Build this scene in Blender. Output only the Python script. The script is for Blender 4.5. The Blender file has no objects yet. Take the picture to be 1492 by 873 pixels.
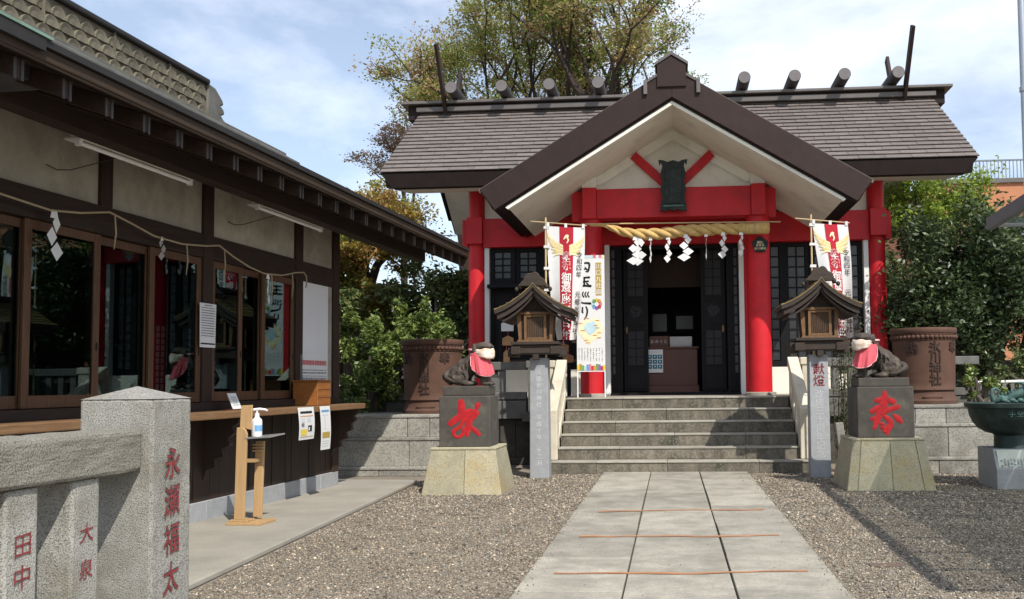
import bpy, math, random
import numpy as np
from mathutils import Matrix, Vector

# ---------------------------------------------------------------- camera, sky, sun, exposure
scene = bpy.context.scene
COL = scene.collection
CAM_H = 1.4
cd = bpy.data.cameras.new('camera')
cam = bpy.data.objects.new('camera', cd)
COL.objects.link(cam)
scene.camera = cam
cd.sensor_fit = 'HORIZONTAL'
cd.sensor_width = 36.0
cd.lens = 1350.0 / 1492.0 * 36.0
cd.shift_x = -134.0 / 1492.0
cd.shift_y = 41.5 / 1492.0
cd.clip_end = 900
cam.matrix_world = Matrix(((0.99727033, 0.01520298, 0.07225476 * 1, 0),
                           (0.07301582, -0.05752761, -0.99567026, 0),
                           (-0.01098051, 0.99822815, -0.05848064, CAM_H),
                           (0, 0, 0, 1)))
SUN = Vector((0.50, -0.74, 1.0)).normalized()
world = bpy.data.worlds.new('World')
scene.world = world
world.use_nodes = True
wn, wl = world.node_tree.nodes, world.node_tree.links
wn.clear()
w_out = wn.new('ShaderNodeOutputWorld')
w_bg = wn.new('ShaderNodeBackground')
w_sky = wn.new('ShaderNodeTexSky')
w_sky.sky_type = 'NISHITA'
w_sky.sun_disc = False
w_sky.sun_elevation = math.asin(SUN.z)
w_sky.sun_rotation = math.atan2(SUN.x, SUN.y)
w_sky.air_density = 1.0
w_sky.dust_density = 0.9
w_sky.ozone_density = 1.0
w_bg.inputs['Strength'].default_value = 0.125
w_tc = wn.new('ShaderNodeTexCoord')
w_map = wn.new('ShaderNodeMapping')
w_map.inputs['Scale'].default_value = (1.0, 1.0, 2.4)
w_map.inputs['Rotation'].default_value = (0.0, 0.25, 0.4)
w_n = wn.new('ShaderNodeTexNoise')
w_n.inputs['Scale'].default_value = 2.3
w_n.inputs['Detail'].default_value = 9
w_n.inputs['Roughness'].default_value = 0.58
w_n.inputs['Distortion'].default_value = 0.15
w_r = wn.new('ShaderNodeValToRGB')
w_r.color_ramp.elements[0].position = 0.43
w_r.color_ramp.elements[1].position = 0.80
w_r.color_ramp.elements[0].color = (0.16, 0.16, 0.16, 1)
w_r.color_ramp.elements[1].color = (0.92, 0.92, 0.92, 1)
w_mix = wn.new('ShaderNodeMix')
w_mix.data_type = 'RGBA'
w_mix.inputs[7].default_value = (9.6, 9.9, 10.6, 1)
wl.new(w_tc.outputs['Generated'], w_map.inputs['Vector'])
wl.new(w_map.outputs['Vector'], w_n.inputs['Vector'])
wl.new(w_n.outputs['Fac'], w_r.inputs['Fac'])
wl.new(w_r.outputs['Color'], w_mix.inputs[0])
wl.new(w_sky.outputs['Color'], w_mix.inputs[6])
wl.new(w_mix.outputs[2], w_bg.inputs['Color'])
wl.new(w_bg.outputs['Background'], w_out.inputs['Surface'])
sl = bpy.data.lights.new('sun', 'SUN')
sl.energy = 4.1
sl.angle = math.radians(0.53)
sl.color = (1.0, 0.95, 0.87)
sun = bpy.data.objects.new('sun', sl)
COL.objects.link(sun)
sun.rotation_euler = SUN.to_track_quat('Z', 'Y').to_euler()
vs = scene.view_settings
vs.view_transform = 'Standard'
vs.look = 'None'
vs.exposure = 0.42
vs.gamma = 1.0
vs.use_curve_mapping = False
scene.cycles.use_denoising = True
scene.cycles.max_bounces = 8
scene.cycles.transparent_max_bounces = 12
scene.cycles.sample_clamp_indirect = 6.0

# ---------------------------------------------------------------- helpers
R = random.Random(7)


def lin(r, g, b):
    f = lambda c: (c / 255 / 12.92) if c <= 10 else ((c / 255 + 0.055) / 1.055) ** 2.4
    return (f(r), f(g), f(b))


MATS = {}


def pm(name, c1, c2=None, scale=6.0, rough=0.75, bump=0.0, bscale=60.0, stretch=(1, 1, 1), speck=None, sscale=120.0,
       samt=0.5, stain=None, stscale=1.2, stlo=0.5, sthi=0.75, metal=0.0, spec=0.35, transl=0.0, detail=6.0, mortar=None,
       tint=None, var=(0.9, 1.08)):
    """procedural surface: base colour c1-c2 by noise, fine speckle, large stains, fine bump"""
    m = bpy.data.materials.new(name)
    m.use_nodes = True
    N, L = m.node_tree.nodes, m.node_tree.links
    bs = N['Principled BSDF']
    bs.inputs['Roughness'].default_value = rough
    bs.inputs['Metallic'].default_value = metal
    bs.inputs['Specular IOR Level'].default_value = spec
    tc = N.new('ShaderNodeTexCoord')
    mp = N.new('ShaderNodeMapping')
    mp.inputs['Scale'].default_value = stretch
    L.new(tc.outputs['Object'], mp.inputs['Vector'])
    if c2 is None:
        c2 = tuple(c * 0.72 for c in c1)
    n1 = N.new('ShaderNodeTexNoise')
    n1.inputs['Scale'].default_value = scale
    n1.inputs['Detail'].default_value = detail
    n1.inputs['Roughness'].default_value = 0.6
    L.new(mp.outputs['Vector'], n1.inputs['Vector'])
    rp = N.new('ShaderNodeValToRGB')
    rp.color_ramp.elements[0].position = 0.3
    rp.color_ramp.elements[1].position = 0.7
    rp.color_ramp.elements[0].color = (*c2, 1)
    rp.color_ramp.elements[1].color = (*c1, 1)
    L.new(n1.outputs['Fac'], rp.inputs['Fac'])
    col = rp.outputs['Color']

    def mix(fac, a, b, mode='MIX'):
        x = N.new('ShaderNodeMix')
        x.data_type = 'RGBA'
        x.blend_type = mode
        if isinstance(fac, float):
            x.inputs[0].default_value = fac
        else:
            L.new(fac, x.inputs[0])
        L.new(a, x.inputs[6])
        if isinstance(b, tuple):
            x.inputs[7].default_value = (*b, 1)
        else:
            L.new(b, x.inputs[7])
        return x.outputs[2]

    def ramp(src, lo, hi):
        r = N.new('ShaderNodeMapRange')
        r.inputs['From Min'].default_value = lo
        r.inputs['From Max'].default_value = hi
        L.new(src, r.inputs['Value'])
        return r.outputs['Result']

    if stain is not None:
        n2 = N.new('ShaderNodeTexNoise')
        n2.inputs['Scale'].default_value = stscale
        n2.inputs['Detail'].default_value = 8
        n2.inputs['Roughness'].default_value = 0.65
        L.new(tc.outputs['Object'], n2.inputs['Vector'])
        col = mix(ramp(n2.outputs['Fac'], stlo, sthi), col, stain)
    if speck is not None:
        n3 = N.new('ShaderNodeTexNoise')
        n3.inputs['Scale'].default_value = sscale
        n3.inputs['Detail'].default_value = 2
        L.new(tc.outputs['Object'], n3.inputs['Vector'])
        a = ramp(n3.outputs['Fac'], 0.5, 0.62)
        mm = N.new('ShaderNodeMath')
        mm.operation = 'MULTIPLY'
        mm.inputs[1].default_value = samt
        L.new(a, mm.inputs[0])
        col = mix(mm.outputs[0], col, speck)
    if tint:
        at = N.new('ShaderNodeAttribute')
        at.attribute_name = tint
        col = mix(1.0, col, at.outputs['Color'], 'MULTIPLY')
    # each piece slightly its own shade
    oi = N.new('ShaderNodeObjectInfo')
    hv = N.new('ShaderNodeHueSaturation')
    mr = N.new('ShaderNodeMapRange')
    mr.inputs['To Min'].default_value = var[0]
    mr.inputs['To Max'].default_value = var[1]
    L.new(oi.outputs['Random'], mr.inputs['Value'])
    L.new(mr.outputs['Result'], hv.inputs['Value'])
    L.new(col, hv.inputs['Color'])
    col = hv.outputs['Color']
    L.new(col, bs.inputs['Base Color'])
    if bump:
        n4 = N.new('ShaderNodeTexNoise')
        n4.inputs['Scale'].default_value = bscale
        n4.inputs['Detail'].default_value = 4
        L.new(mp.outputs['Vector'], n4.inputs['Vector'])
        bp = N.new('ShaderNodeBump')
        bp.inputs['Strength'].default_value = bump
        bp.inputs['Distance'].default_value = 0.01
        L.new(n4.outputs['Fac'], bp.inputs['Height'])
        L.new(bp.outputs['Normal'], bs.inputs['Normal'])
    if transl:
        tr = N.new('ShaderNodeBsdfTranslucent')
        L.new(col, tr.inputs['Color'])
        ms = N.new('ShaderNodeMixShader')
        ms.inputs[0].default_value = transl
        L.new(bs.outputs['BSDF'], ms.inputs[1])
        L.new(tr.outputs['BSDF'], ms.inputs[2])
        L.new(ms.outputs[0], N['Material Output'].inputs['Surface'])
    MATS[name] = m
    return m


def glass_mat(name, tint, lo=0.06, rough=0.0, opac=0.0):
    m = bpy.data.materials.new(name)
    m.use_nodes = True
    N, L = m.node_tree.nodes, m.node_tree.links
    N.clear()
    o = N.new('ShaderNodeOutputMaterial')
    tr = N.new('ShaderNodeBsdfTransparent')
    tr.inputs['Color'].default_value = (*tint, 1)
    gl = N.new('ShaderNodeBsdfGlossy')
    gl.inputs['Roughness'].default_value = rough
    gl.inputs['Color'].default_value = (0.52, 0.62, 0.64, 1)
    fr = N.new('ShaderNodeFresnel')
    fr.inputs['IOR'].default_value = 1.45
    mr = N.new('ShaderNodeMapRange')
    mr.inputs['To Min'].default_value = lo
    mr.inputs['To Max'].default_value = 0.45
    nz = N.new('ShaderNodeTexNoise')
    nz.inputs['Scale'].default_value = 1.7
    bp = N.new('ShaderNodeBump')
    bp.inputs['Strength'].default_value = 0.03
    tc = N.new('ShaderNodeTexCoord')
    L.new(tc.outputs['Object'], nz.inputs['Vector'])
    L.new(nz.outputs['Fac'], bp.inputs['Height'])
    L.new(bp.outputs['Normal'], gl.inputs['Normal'])
    ms = N.new('ShaderNodeMixShader')
    L.new(fr.outputs['Fac'], mr.inputs['Value'])
    L.new(mr.outputs['Result'], ms.inputs[0])
    L.new(tr.outputs[0], ms.inputs[1])
    L.new(gl.outputs[0], ms.inputs[2])
    if opac:
        df = N.new('ShaderNodeBsdfDiffuse')
        df.inputs['Color'].default_value = (*tint, 1)
        m2 = N.new('ShaderNodeMixShader')
        m2.inputs[0].default_value = opac
        L.new(ms.outputs[0], m2.inputs[1])
        L.new(df.outputs[0], m2.inputs[2])
        L.new(m2.outputs[0], o.inputs['Surface'])
    else:
        L.new(ms.outputs[0], o.inputs['Surface'])
    MATS[name] = m
    return m


# surfaces, real-world base colours
pm('gravel', (0.24, 0.205, 0.16), (0.14, 0.12, 0.095), scale=1.2, rough=0.95, bump=0.9, bscale=55, speck=(0.32, 0.28, 0.22), sscale=70, samt=0.6, stain=(0.17, 0.148, 0.115), stscale=0.7)
pm('pebble', (0.285, 0.245, 0.19), (0.20, 0.17, 0.132), scale=2.0, rough=0.9, tint='tint')
pm('slab', (0.40, 0.372, 0.312), (0.28, 0.262, 0.22), scale=4.5, rough=0.88, bump=0.4, bscale=70, speck=(0.22, 0.208, 0.175), sscale=38, samt=0.42, stain=(0.185, 0.175, 0.142), stscale=1.9, stlo=0.46, sthi=0.74, spec=0.25, var=(0.84, 1.1))
pm('joint_moss', (0.15, 0.145, 0.085), (0.06, 0.06, 0.035), scale=20, rough=1)
pm('concrete', (0.36, 0.335, 0.28), (0.27, 0.25, 0.21), scale=1.6, rough=0.9, bump=0.15, bscale=120, stain=(0.21, 0.205, 0.18), stscale=0.9, stlo=0.48, sthi=0.8, speck=(0.2, 0.19, 0.17), sscale=90, samt=0.25)
pm('step_stone', (0.19, 0.165, 0.128), (0.075, 0.066, 0.052), scale=4.5, rough=0.88, bump=0.3, bscale=60, stretch=(1.6, 1, 0.35), stain=(0.05, 0.052, 0.036), stscale=2.6, stlo=0.52, sthi=0.70, speck=(0.27, 0.245, 0.20), sscale=30, samt=0.35, var=(0.8, 1.15))
pm('tread', (0.38, 0.355, 0.30), (0.26, 0.245, 0.205), scale=5, rough=0.9, bump=0.2, speck=(0.2, 0.19, 0.16), sscale=120, samt=0.4)
pm('cream_stone', (0.62, 0.565, 0.45), (0.50, 0.455, 0.36), scale=4, rough=0.85, bump=0.15, stain=(0.33, 0.30, 0.23), stscale=2.5, stlo=0.55, sthi=0.85)
pm('granite', (0.36, 0.35, 0.315), (0.25, 0.242, 0.212), scale=5, rough=0.85, bump=0.55, bscale=150, speck=(0.10, 0.10, 0.095), sscale=170, samt=0.75, stain=(0.17, 0.155, 0.115), stscale=3.2, stlo=0.46, sthi=0.74)
pm('granite_rail', (0.30, 0.285, 0.24), (0.20, 0.19, 0.155), scale=6, rough=0.9, bump=0.6, bscale=120, speck=(0.08, 0.08, 0.07), sscale=150, samt=0.75, stain=(0.14, 0.128, 0.10), stscale=3, stlo=0.45, sthi=0.75)
pm('granite_fine', (0.36, 0.37, 0.38), (0.29, 0.30, 0.31), scale=9, rough=0.7, bump=0.2, bscale=200, speck=(0.16, 0.165, 0.17), sscale=130, samt=0.6)
pm('block_stone', (0.36, 0.345, 0.30), (0.22, 0.212, 0.185), scale=4, rough=0.9, bump=0.6, bscale=28, speck=(0.12, 0.118, 0.105), sscale=40, samt=0.6, stain=(0.14, 0.13, 0.10), stscale=1.8, stlo=0.5, sthi=0.72, var=(0.82, 1.15))
pm('base_stone', (0.42, 0.385, 0.265), (0.31, 0.285, 0.20), scale=5, rough=0.9, bump=0.5, bscale=60, speck=(0.20, 0.18, 0.13), sscale=58, samt=0.55, stain=(0.33, 0.25, 0.11), stscale=2.6, stlo=0.5, sthi=0.72, var=(0.85, 1.1))
pm('dark_stone', (0.088, 0.08, 0.066), (0.05, 0.046, 0.04), scale=5, rough=0.85, bump=0.3, bscale=60, stain=(0.15, 0.135, 0.105), stscale=3.0, stlo=0.55, sthi=0.8)
pm('statue_stone', (0.080, 0.064, 0.050), (0.028, 0.023, 0.020), scale=13, rough=0.8, bump=1.0, bscale=24, stain=(0.16, 0.132, 0.098), stscale=8, stlo=0.52, sthi=0.72)
pm('railing_stone', (0.16, 0.155, 0.145), (0.10, 0.098, 0.09), scale=6, rough=0.85, bump=0.2, speck=(0.22, 0.21, 0.2), sscale=100, samt=0.3)
pm('red_paint', (0.56, 0.013, 0.021), (0.45, 0.010, 0.016), scale=3.5, rough=0.55, bump=0.12, bscale=14, spec=0.35, stain=(0.25, 0.014, 0.016), stscale=3.2, stlo=0.52, sthi=0.9)
pm('red_carve', (0.46, 0.010, 0.016), (0.27, 0.008, 0.011), scale=16, rough=0.75)
pm('red_letter', (0.27, 0.035, 0.04), (0.12, 0.022, 0.024), scale=45, rough=0.9)
pm('white_plaster', (0.78, 0.745, 0.655), (0.71, 0.675, 0.585), scale=1.5, rough=0.9, bump=0.04, stain=(0.56, 0.53, 0.46), stscale=2)
pm('white_paint', (0.74, 0.74, 0.72), (0.68, 0.68, 0.66), scale=3, rough=0.6)
pm('wall_plaster', (0.42, 0.395, 0.335), (0.32, 0.30, 0.25), scale=2.2, rough=0.95, bump=0.12, bscale=80, stain=(0.19, 0.165, 0.125), stscale=2.1, stlo=0.46, sthi=0.78, speck=(0.30, 0.27, 0.21), sscale=9, samt=0.4)
pm('roof_brown', (0.052, 0.042, 0.040), (0.036, 0.028, 0.027), scale=6, rough=0.62, stretch=(0.5, 4, 4), spec=0.4)
pm('shingle', (0.165, 0.140, 0.128), (0.115, 0.097, 0.088), scale=5, rough=0.7, spec=0.4, stain=(0.14, 0.12, 0.11), stscale=1.6, bump=0.1, var=(0.86, 1.1))
pm('barge_brown', (0.033, 0.019, 0.0165), (0.024, 0.014, 0.012), scale=7, spec=0.2, rough=0.62, bump=0.05, bscale=60)
pm('fascia_dark', (0.020, 0.012, 0.0105), (0.012, 0.0075, 0.007), scale=6, rough=0.65, spec=0.2)
pm('ridge_metal', (0.12, 0.108, 0.10), (0.085, 0.075, 0.070), scale=3, rough=0.5, spec=0.5)
pm('log_end', (0.15, 0.14, 0.138), (0.12, 0.11, 0.108), scale=8, rough=0.6)
pm('black_wood', (0.007, 0.007, 0.009), (0.004, 0.004, 0.005), scale=7, rough=0.6, spec=0.22)
pm('pane_grey', (0.042, 0.044, 0.048), (0.025, 0.026, 0.029), scale=3, rough=0.3, spec=0.5)
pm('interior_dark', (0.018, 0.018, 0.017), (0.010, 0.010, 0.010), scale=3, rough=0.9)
pm('dark_wood', (0.040, 0.021, 0.013), (0.020, 0.011, 0.007), scale=5, rough=0.7, stretch=(6, 6, 0.6), bump=0.2, bscale=20)
pm('dark_wood_h', (0.036, 0.020, 0.013), (0.018, 0.010, 0.007), scale=5, rough=0.7, stretch=(6, 0.5, 6), bump=0.2, bscale=20)
pm('plank_dark', (0.030, 0.016, 0.010), (0.012, 0.008, 0.006), scale=4, rough=0.6, stretch=(8, 8, 0.4), bump=0.3, bscale=20, spec=0.4, var=(0.6, 1.5))
pm('frame_wood', (0.11, 0.052, 0.023), (0.058, 0.027, 0.012), scale=6, rough=0.55, stretch=(8, 8, 0.7), spec=0.4)
pm('counter_wood', (0.235, 0.135, 0.065), (0.14, 0.078, 0.038), scale=6, rough=0.6, stretch=(8, 0.6, 8), stain=(0.17, 0.085, 0.04), stscale=2)
pm('box_wood', (0.32, 0.125, 0.032), (0.22, 0.078, 0.02), scale=5, rough=0.5, stretch=(5, 0.8, 8))
pm('stand_wood', (0.46, 0.30, 0.15), (0.36, 0.225, 0.105), scale=5, rough=0.6, stretch=(8, 8, 0.6), bump=0.1)
pm('lantern_wood', (0.055, 0.039, 0.029), (0.026, 0.019, 0.015), scale=8, rough=0.75, stretch=(1, 6, 6), bump=0.2, bscale=30)
pm('lantern_fresh', (0.20, 0.108, 0.046), (0.11, 0.058, 0.027), scale=8, rough=0.65, stretch=(6, 6, 1))
pm('copper_gold', (0.30, 0.215, 0.085), (0.12, 0.088, 0.042), scale=9, rough=0.55, metal=0.2)
pm('copper_green', (0.22, 0.34, 0.27), (0.13, 0.22, 0.17), scale=4, rough=0.7, stain=(0.10, 0.13, 0.10), stscale=5)
pm('office_eave', (0.048, 0.029, 0.015), (0.024, 0.015, 0.009), scale=5, rough=0.75, stretch=(6, 0.5, 6))
pm('grey_tile', (0.12, 0.117, 0.108), (0.07, 0.068, 0.062), scale=5, rough=0.65, spec=0.4, stain=(0.12, 0.12, 0.085), stscale=3)
pm('scale_tile', (0.15, 0.135, 0.098), (0.085, 0.077, 0.058), scale=6, rough=0.75, stain=(0.11, 0.105, 0.06), stscale=5, var=(0.75, 1.25))
pm('tile_dark', (0.022, 0.019, 0.018), (0.014, 0.013, 0.012), scale=5, rough=0.6)
pm('iron_plate', (0.10, 0.10, 0.105), (0.06, 0.06, 0.065), scale=4, rough=0.6, metal=0.3, stain=(0.04, 0.04, 0.04), stscale=4)
pm('pot_clay', (0.115, 0.057, 0.037), (0.078, 0.039, 0.026), scale=4, rough=0.8, bump=0.25, bscale=50, stain=(0.055, 0.034, 0.026), stscale=2.2, stlo=0.5, sthi=0.8)
pm('bronze', (0.035, 0.060, 0.052), (0.020, 0.033, 0.030), scale=5, rough=0.55, metal=0.3, spec=0.4, stain=(0.055, 0.085, 0.072), stscale=5)
pm('bronze_patina', (0.085, 0.165, 0.145), (0.05, 0.10, 0.09), scale=14, rough=0.65, metal=0.2)
pm('plaque_green', (0.012, 0.020, 0.018), (0.007, 0.011, 0.010), scale=10, rough=0.6, stain=(0.03, 0.045, 0.035), stscale=6, bump=0.4, bscale=30)
pm('plaque_letter', (0.028, 0.037, 0.032), (0.018, 0.024, 0.021), scale=20, rough=0.5)
pm('plate_metal', (0.40, 0.43, 0.40), (0.33, 0.36, 0.33), scale=8, rough=0.6, metal=0.3)
pm('straw', (0.56, 0.385, 0.15), (0.40, 0.26, 0.09), scale=22, rough=0.85, stretch=(1, 1, 1), bump=0.5, bscale=90)
pm('rope_fibre', (0.42, 0.34, 0.22), (0.30, 0.24, 0.15), scale=60, rough=0.9, bump=0.3)
pm('paper', (0.80, 0.80, 0.79), (0.74, 0.74, 0.73), scale=4, rough=0.85, transl=0.15)
pm('paper_dim', (0.66, 0.67, 0.66), (0.60, 0.61, 0.60), scale=3, rough=0.8)
pm('cloth_white', (0.78, 0.77, 0.75), (0.71, 0.70, 0.69), scale=5, rough=0.9, transl=0.18)
pm('cloth_red', (0.46, 0.022, 0.040), (0.38, 0.018, 0.032), scale=5, rough=0.9, transl=0.12)
pm('cloth_gold', (0.66, 0.50, 0.17), (0.56, 0.44, 0.18), scale=18, rough=0.85)
pm('cloth_pale_gold', (0.76, 0.68, 0.46), (0.70, 0.60, 0.36), scale=18, rough=0.85)
pm('bib_pink', (0.70, 0.13, 0.155), (0.62, 0.10, 0.125), scale=12, rough=0.9, transl=0.15)
pm('bib_edge', (0.82, 0.42, 0.42), (0.75, 0.35, 0.36), scale=14, rough=0.9)
pm('mask_cloth', (0.80, 0.74, 0.66), (0.52, 0.34, 0.22), scale=14, rough=0.9)
pm('ink_black', (0.012, 0.012, 0.014), (0.010, 0.010, 0.012), scale=8, rough=0.7)
pm('ink_grey', (0.20, 0.20, 0.21), (0.16, 0.16, 0.17), scale=8, rough=0.8)
pm('ink_dim', (0.018, 0.019, 0.021), None, rough=0.6)
pm('ink_pale', (0.52, 0.54, 0.57), (0.48, 0.50, 0.53), scale=8, rough=0.8)
pm('ink_red', (0.55, 0.05, 0.06), None, rough=0.8)
pm('ink_gold', (0.42, 0.29, 0.06), (0.36, 0.25, 0.05), scale=12, rough=0.75)
pm('ink_teal', (0.025, 0.17, 0.24), (0.02, 0.13, 0.19), scale=12, rough=0.6)
pm('ink_blue', (0.16, 0.36, 0.62), None, rough=0.75)
pm('ink_sky', (0.50, 0.66, 0.72), None, rough=0.8)
pm('ink_green', (0.16, 0.36, 0.12), None, rough=0.75)
pm('ink_yellow', (0.72, 0.55, 0.08), None, rough=0.75)
pm('ink_orange', (0.70, 0.30, 0.06), None, rough=0.75)
pm('ink_pink', (0.72, 0.22, 0.32), None, rough=0.75)
pm('ink_purple', (0.26, 0.12, 0.36), None, rough=0.75)
pm('carve_pale', (0.52, 0.53, 0.53), (0.44, 0.45, 0.45), scale=20, rough=0.8)
pm('carve_dark', (0.048, 0.026, 0.019), (0.034, 0.019, 0.014), scale=20, rough=0.8)
pm('bamboo', (0.52, 0.40, 0.22), (0.42, 0.31, 0.16), scale=10, rough=0.6)
pm('strip_orange', (0.42, 0.19, 0.085), (0.27, 0.145, 0.085), scale=6, rough=0.6)
pm('plastic_white', (0.78, 0.79, 0.80), (0.72, 0.73, 0.75), scale=3, rough=0.35, spec=0.5)
pm('lamp_white', (0.62, 0.61, 0.56), (0.52, 0.51, 0.46), scale=4, rough=0.5)
pm('steel_tray', (0.45, 0.45, 0.45), None, rough=0.35, metal=0.6)
pm('offer_wood', (0.105, 0.034, 0.018), (0.070, 0.022, 0.012), scale=5, rough=0.5, stretch=(1, 1, 6), spec=0.45)
pm('ema_wood', (0.42, 0.25, 0.12), (0.30, 0.16, 0.075), scale=12, rough=0.75)
pm('bark', (0.058, 0.042, 0.034), (0.030, 0.022, 0.019), scale=8, rough=0.95, stretch=(4, 4, 0.8), bump=0.5, bscale=12)
pm('bark_grey', (0.115, 0.098, 0.080), (0.06, 0.052, 0.044), scale=8, rough=0.95, stretch=(4, 4, 0.8), bump=0.5, bscale=12)
pm('leaf', (0.95, 0.95, 0.95), (0.75, 0.75, 0.75), scale=0.9, rough=0.6, transl=0.45, tint='tint', spec=0.3)
pm('leaf_glossy', (0.92, 0.92, 0.92), (0.68, 0.68, 0.68), scale=3, rough=0.42, transl=0.25, tint='tint', spec=0.5)
pm('orange_wall', (0.46, 0.20, 0.105), (0.40, 0.17, 0.09), scale=2, rough=0.85)
pm('rail_metal', (0.17, 0.19, 0.22), None, rough=0.5, metal=0.4)
pm('pole_metal', (0.40, 0.43, 0.48), (0.34, 0.37, 0.42), scale=2, rough=0.4, metal=0.5)
pm('canopy_frame', (0.16, 0.16, 0.165), (0.13, 0.13, 0.135), scale=4, rough=0.5, metal=0.3)
pm('strap_grey', (0.055, 0.05, 0.046), None, rough=0.6)
pm('letter_shadow_paint', (0.085, 0.06, 0.052), (0.05, 0.04, 0.036), scale=40, rough=0.9)  # dark tone painted as shade around the fence lettering
pm('wire', (0.03, 0.03, 0.033), None, rough=0.7)
pm('grey_wall', (0.16, 0.155, 0.15), (0.12, 0.115, 0.11), scale=2, rough=0.9)
pm('rust_plate', (0.15, 0.105, 0.08), (0.11, 0.078, 0.06), scale=8, rough=0.85)
glass_mat('window_glass', (0.50, 0.58, 0.58), lo=0.03)
glass_mat('canopy_panel', (0.95, 0.97, 0.96), lo=0.04, rough=0.15, opac=0.02)
glass_mat('canopy_dull', (0.80, 0.84, 0.80), lo=0.04, rough=0.15, opac=0.30)


# ---------------------------------------------------------------- mesh building
class MB:
    def __init__(s):
        s.v = []
        s.f = []

    def add(s, vs_, fs):
        k = len(s.v)
        s.v += [tuple(p) for p in vs_]
        s.f += [tuple(i + k for i in f) for f in fs]
        return s

    def box(s, x0, x1, y0, y1, z0, z1):
        return s.add([(x0, y0, z0), (x1, y0, z0), (x1, y1, z0), (x0, y1, z0), (x0, y0, z1), (x1, y0, z1), (x1, y1, z1), (x0, y1, z1)],
                     [(0, 3, 2, 1), (4, 5, 6, 7), (0, 1, 5, 4), (1, 2, 6, 5), (2, 3, 7, 6), (3, 0, 4, 7)])

    def frus(s, c, w0, d0, w1, d1, z0, z1):
        x, y = c
        p = []
        for w, d, z in ((w0, d0, z0), (w1, d1, z1)):
            p += [(x - w / 2, y - d / 2, z), (x + w / 2, y - d / 2, z), (x + w / 2, y + d / 2, z), (x - w / 2, y + d / 2, z)]
        return s.add(p, [(0, 3, 2, 1), (4, 5, 6, 7), (0, 1, 5, 4), (1, 2, 6, 5), (2, 3, 7, 6), (3, 0, 4, 7)])

    def prism(s, poly, a0, a1, axis='y'):
        """poly: 2D outline; extruded along axis. axis y -> poly=(x,z); x -> (y,z); z -> (x,y)"""
        n = len(poly)
        mk = {'y': lambda p, a: (p[0], a, p[1]), 'x': lambda p, a: (a, p[0], p[1]), 'z': lambda p, a: (p[0], p[1], a)}[axis]
        vs_ = [mk(p, a0) for p in poly] + [mk(p, a1) for p in poly]
        fs = [tuple(range(n)), tuple(range(2 * n - 1, n - 1, -1))]
        for i in range(n):
            j = (i + 1) % n
            fs.append((i, i + n, j + n, j))
        return s.add(vs_, fs)

    def tube(s, path, rad, n=8, cap=True, sq=None):
        path = [Vector(p) for p in path]
        if not hasattr(rad, '__len__'):
            rad = [rad] * len(path)
        rings = []
        prev = None
        for i, p in enumerate(path):
            t = (path[min(i + 1, len(path) - 1)] - path[max(i - 1, 0)]).normalized()
            if prev is None:
                a = t.cross(Vector((0, 0, 1)))
                if a.length < 0.05:
                    a = t.cross(Vector((1, 0, 0)))
                a.normalize()
            else:
                a = (prev - t * prev.dot(t)).normalized()
            prev = a
            b = t.cross(a)
            rings.append([p + (a * math.cos(2 * math.pi * k / n) + b * math.sin(2 * math.pi * k / n)) * rad[i] for k in range(n)])
        vs_ = [q for r in rings for q in r]
        fs = []
        for i in range(len(path) - 1):
            for k in range(n):
                j = (k + 1) % n
                fs.append((i * n + k, i * n + j, (i + 1) * n + j, (i + 1) * n + k))
        if cap:
            fs.append(tuple(range(n - 1, -1, -1)))
            fs.append(tuple(range((len(path) - 1) * n, len(path) * n)))
        return s.add(vs_, fs)

    def lathe(s, prof, n=32, c=(0, 0, 0)):
        vs_ = []
        for r, z in prof:
            for k in range(n):
                a = 2 * math.pi * k / n
                vs_.append((c[0] + r * math.cos(a), c[1] + r * math.sin(a), c[2] + z))
        fs = []
        for i in range(len(prof) - 1):
            for k in range(n):
                j = (k + 1) % n
                fs.append((i * n + k, i * n + j, (i + 1) * n + j, (i + 1) * n + k))
        fs.append(tuple(range(n - 1, -1, -1)))
        fs.append(tuple(range((len(prof) - 1) * n, len(prof) * n)))
        return s.add(vs_, fs)

    def ball(s, c, r, n=12, m=8):
        if not hasattr(r, '__len__'):
            r = (r, r, r)
        vs_ = []
        for i in range(m + 1):
            t = math.pi * i / m
            for k in range(n):
                a = 2 * math.pi * k / n
                vs_.append((c[0] + r[0] * math.sin(t) * math.cos(a), c[1] + r[1] * math.sin(t) * math.sin(a), c[2] + r[2] * math.cos(t)))
        fs = []
        for i in range(m):
            for k in range(n):
                j = (k + 1) % n
                fs.append((i * n + k, (i + 1) * n + k, (i + 1) * n + j, i * n + j))
        return s.add(vs_, fs)

    def map(s, fn):
        s.v = [tuple(fn(*p)) for p in s.v]
        return s

    def build(s, name, mat, parent=None, bevel=0.0, smooth=False, seg=2, world=True):
        me = bpy.data.meshes.new(name)
        me.from_pydata(s.v, [], s.f)
        me.materials.append(MATS[mat])
        if smooth:
            me.shade_smooth()
            try:
                me.set_sharp_from_angle(angle=math.radians(smooth if smooth is not True else 40))
            except Exception:
                pass
        o = bpy.data.objects.new(name, me)
        COL.objects.link(o)
        if parent is not None:
            o.parent = parent
            root = parent
            while root.parent is not None:
                root = root.parent
            if world and root.get('_o') is not None:
                ox, oy, oz = root['_o']
                me.transform(Matrix.Translation((-ox, -oy, -oz)))
        me.update()
        if bevel:
            b = o.modifiers.new('bevel', 'BEVEL')
            b.width = bevel
            b.segments = seg
            b.limit_method = 'ANGLE'
            b.angle_limit = math.radians(40)
        return o


def tag(o, label=None, cat=None, group=None, kind=None):
    if label:
        o['label'] = label
    if cat:
        o['category'] = cat
    if group:
        o['group'] = group
    if kind:
        o['kind'] = kind
    return o


ROOTS = []


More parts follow.
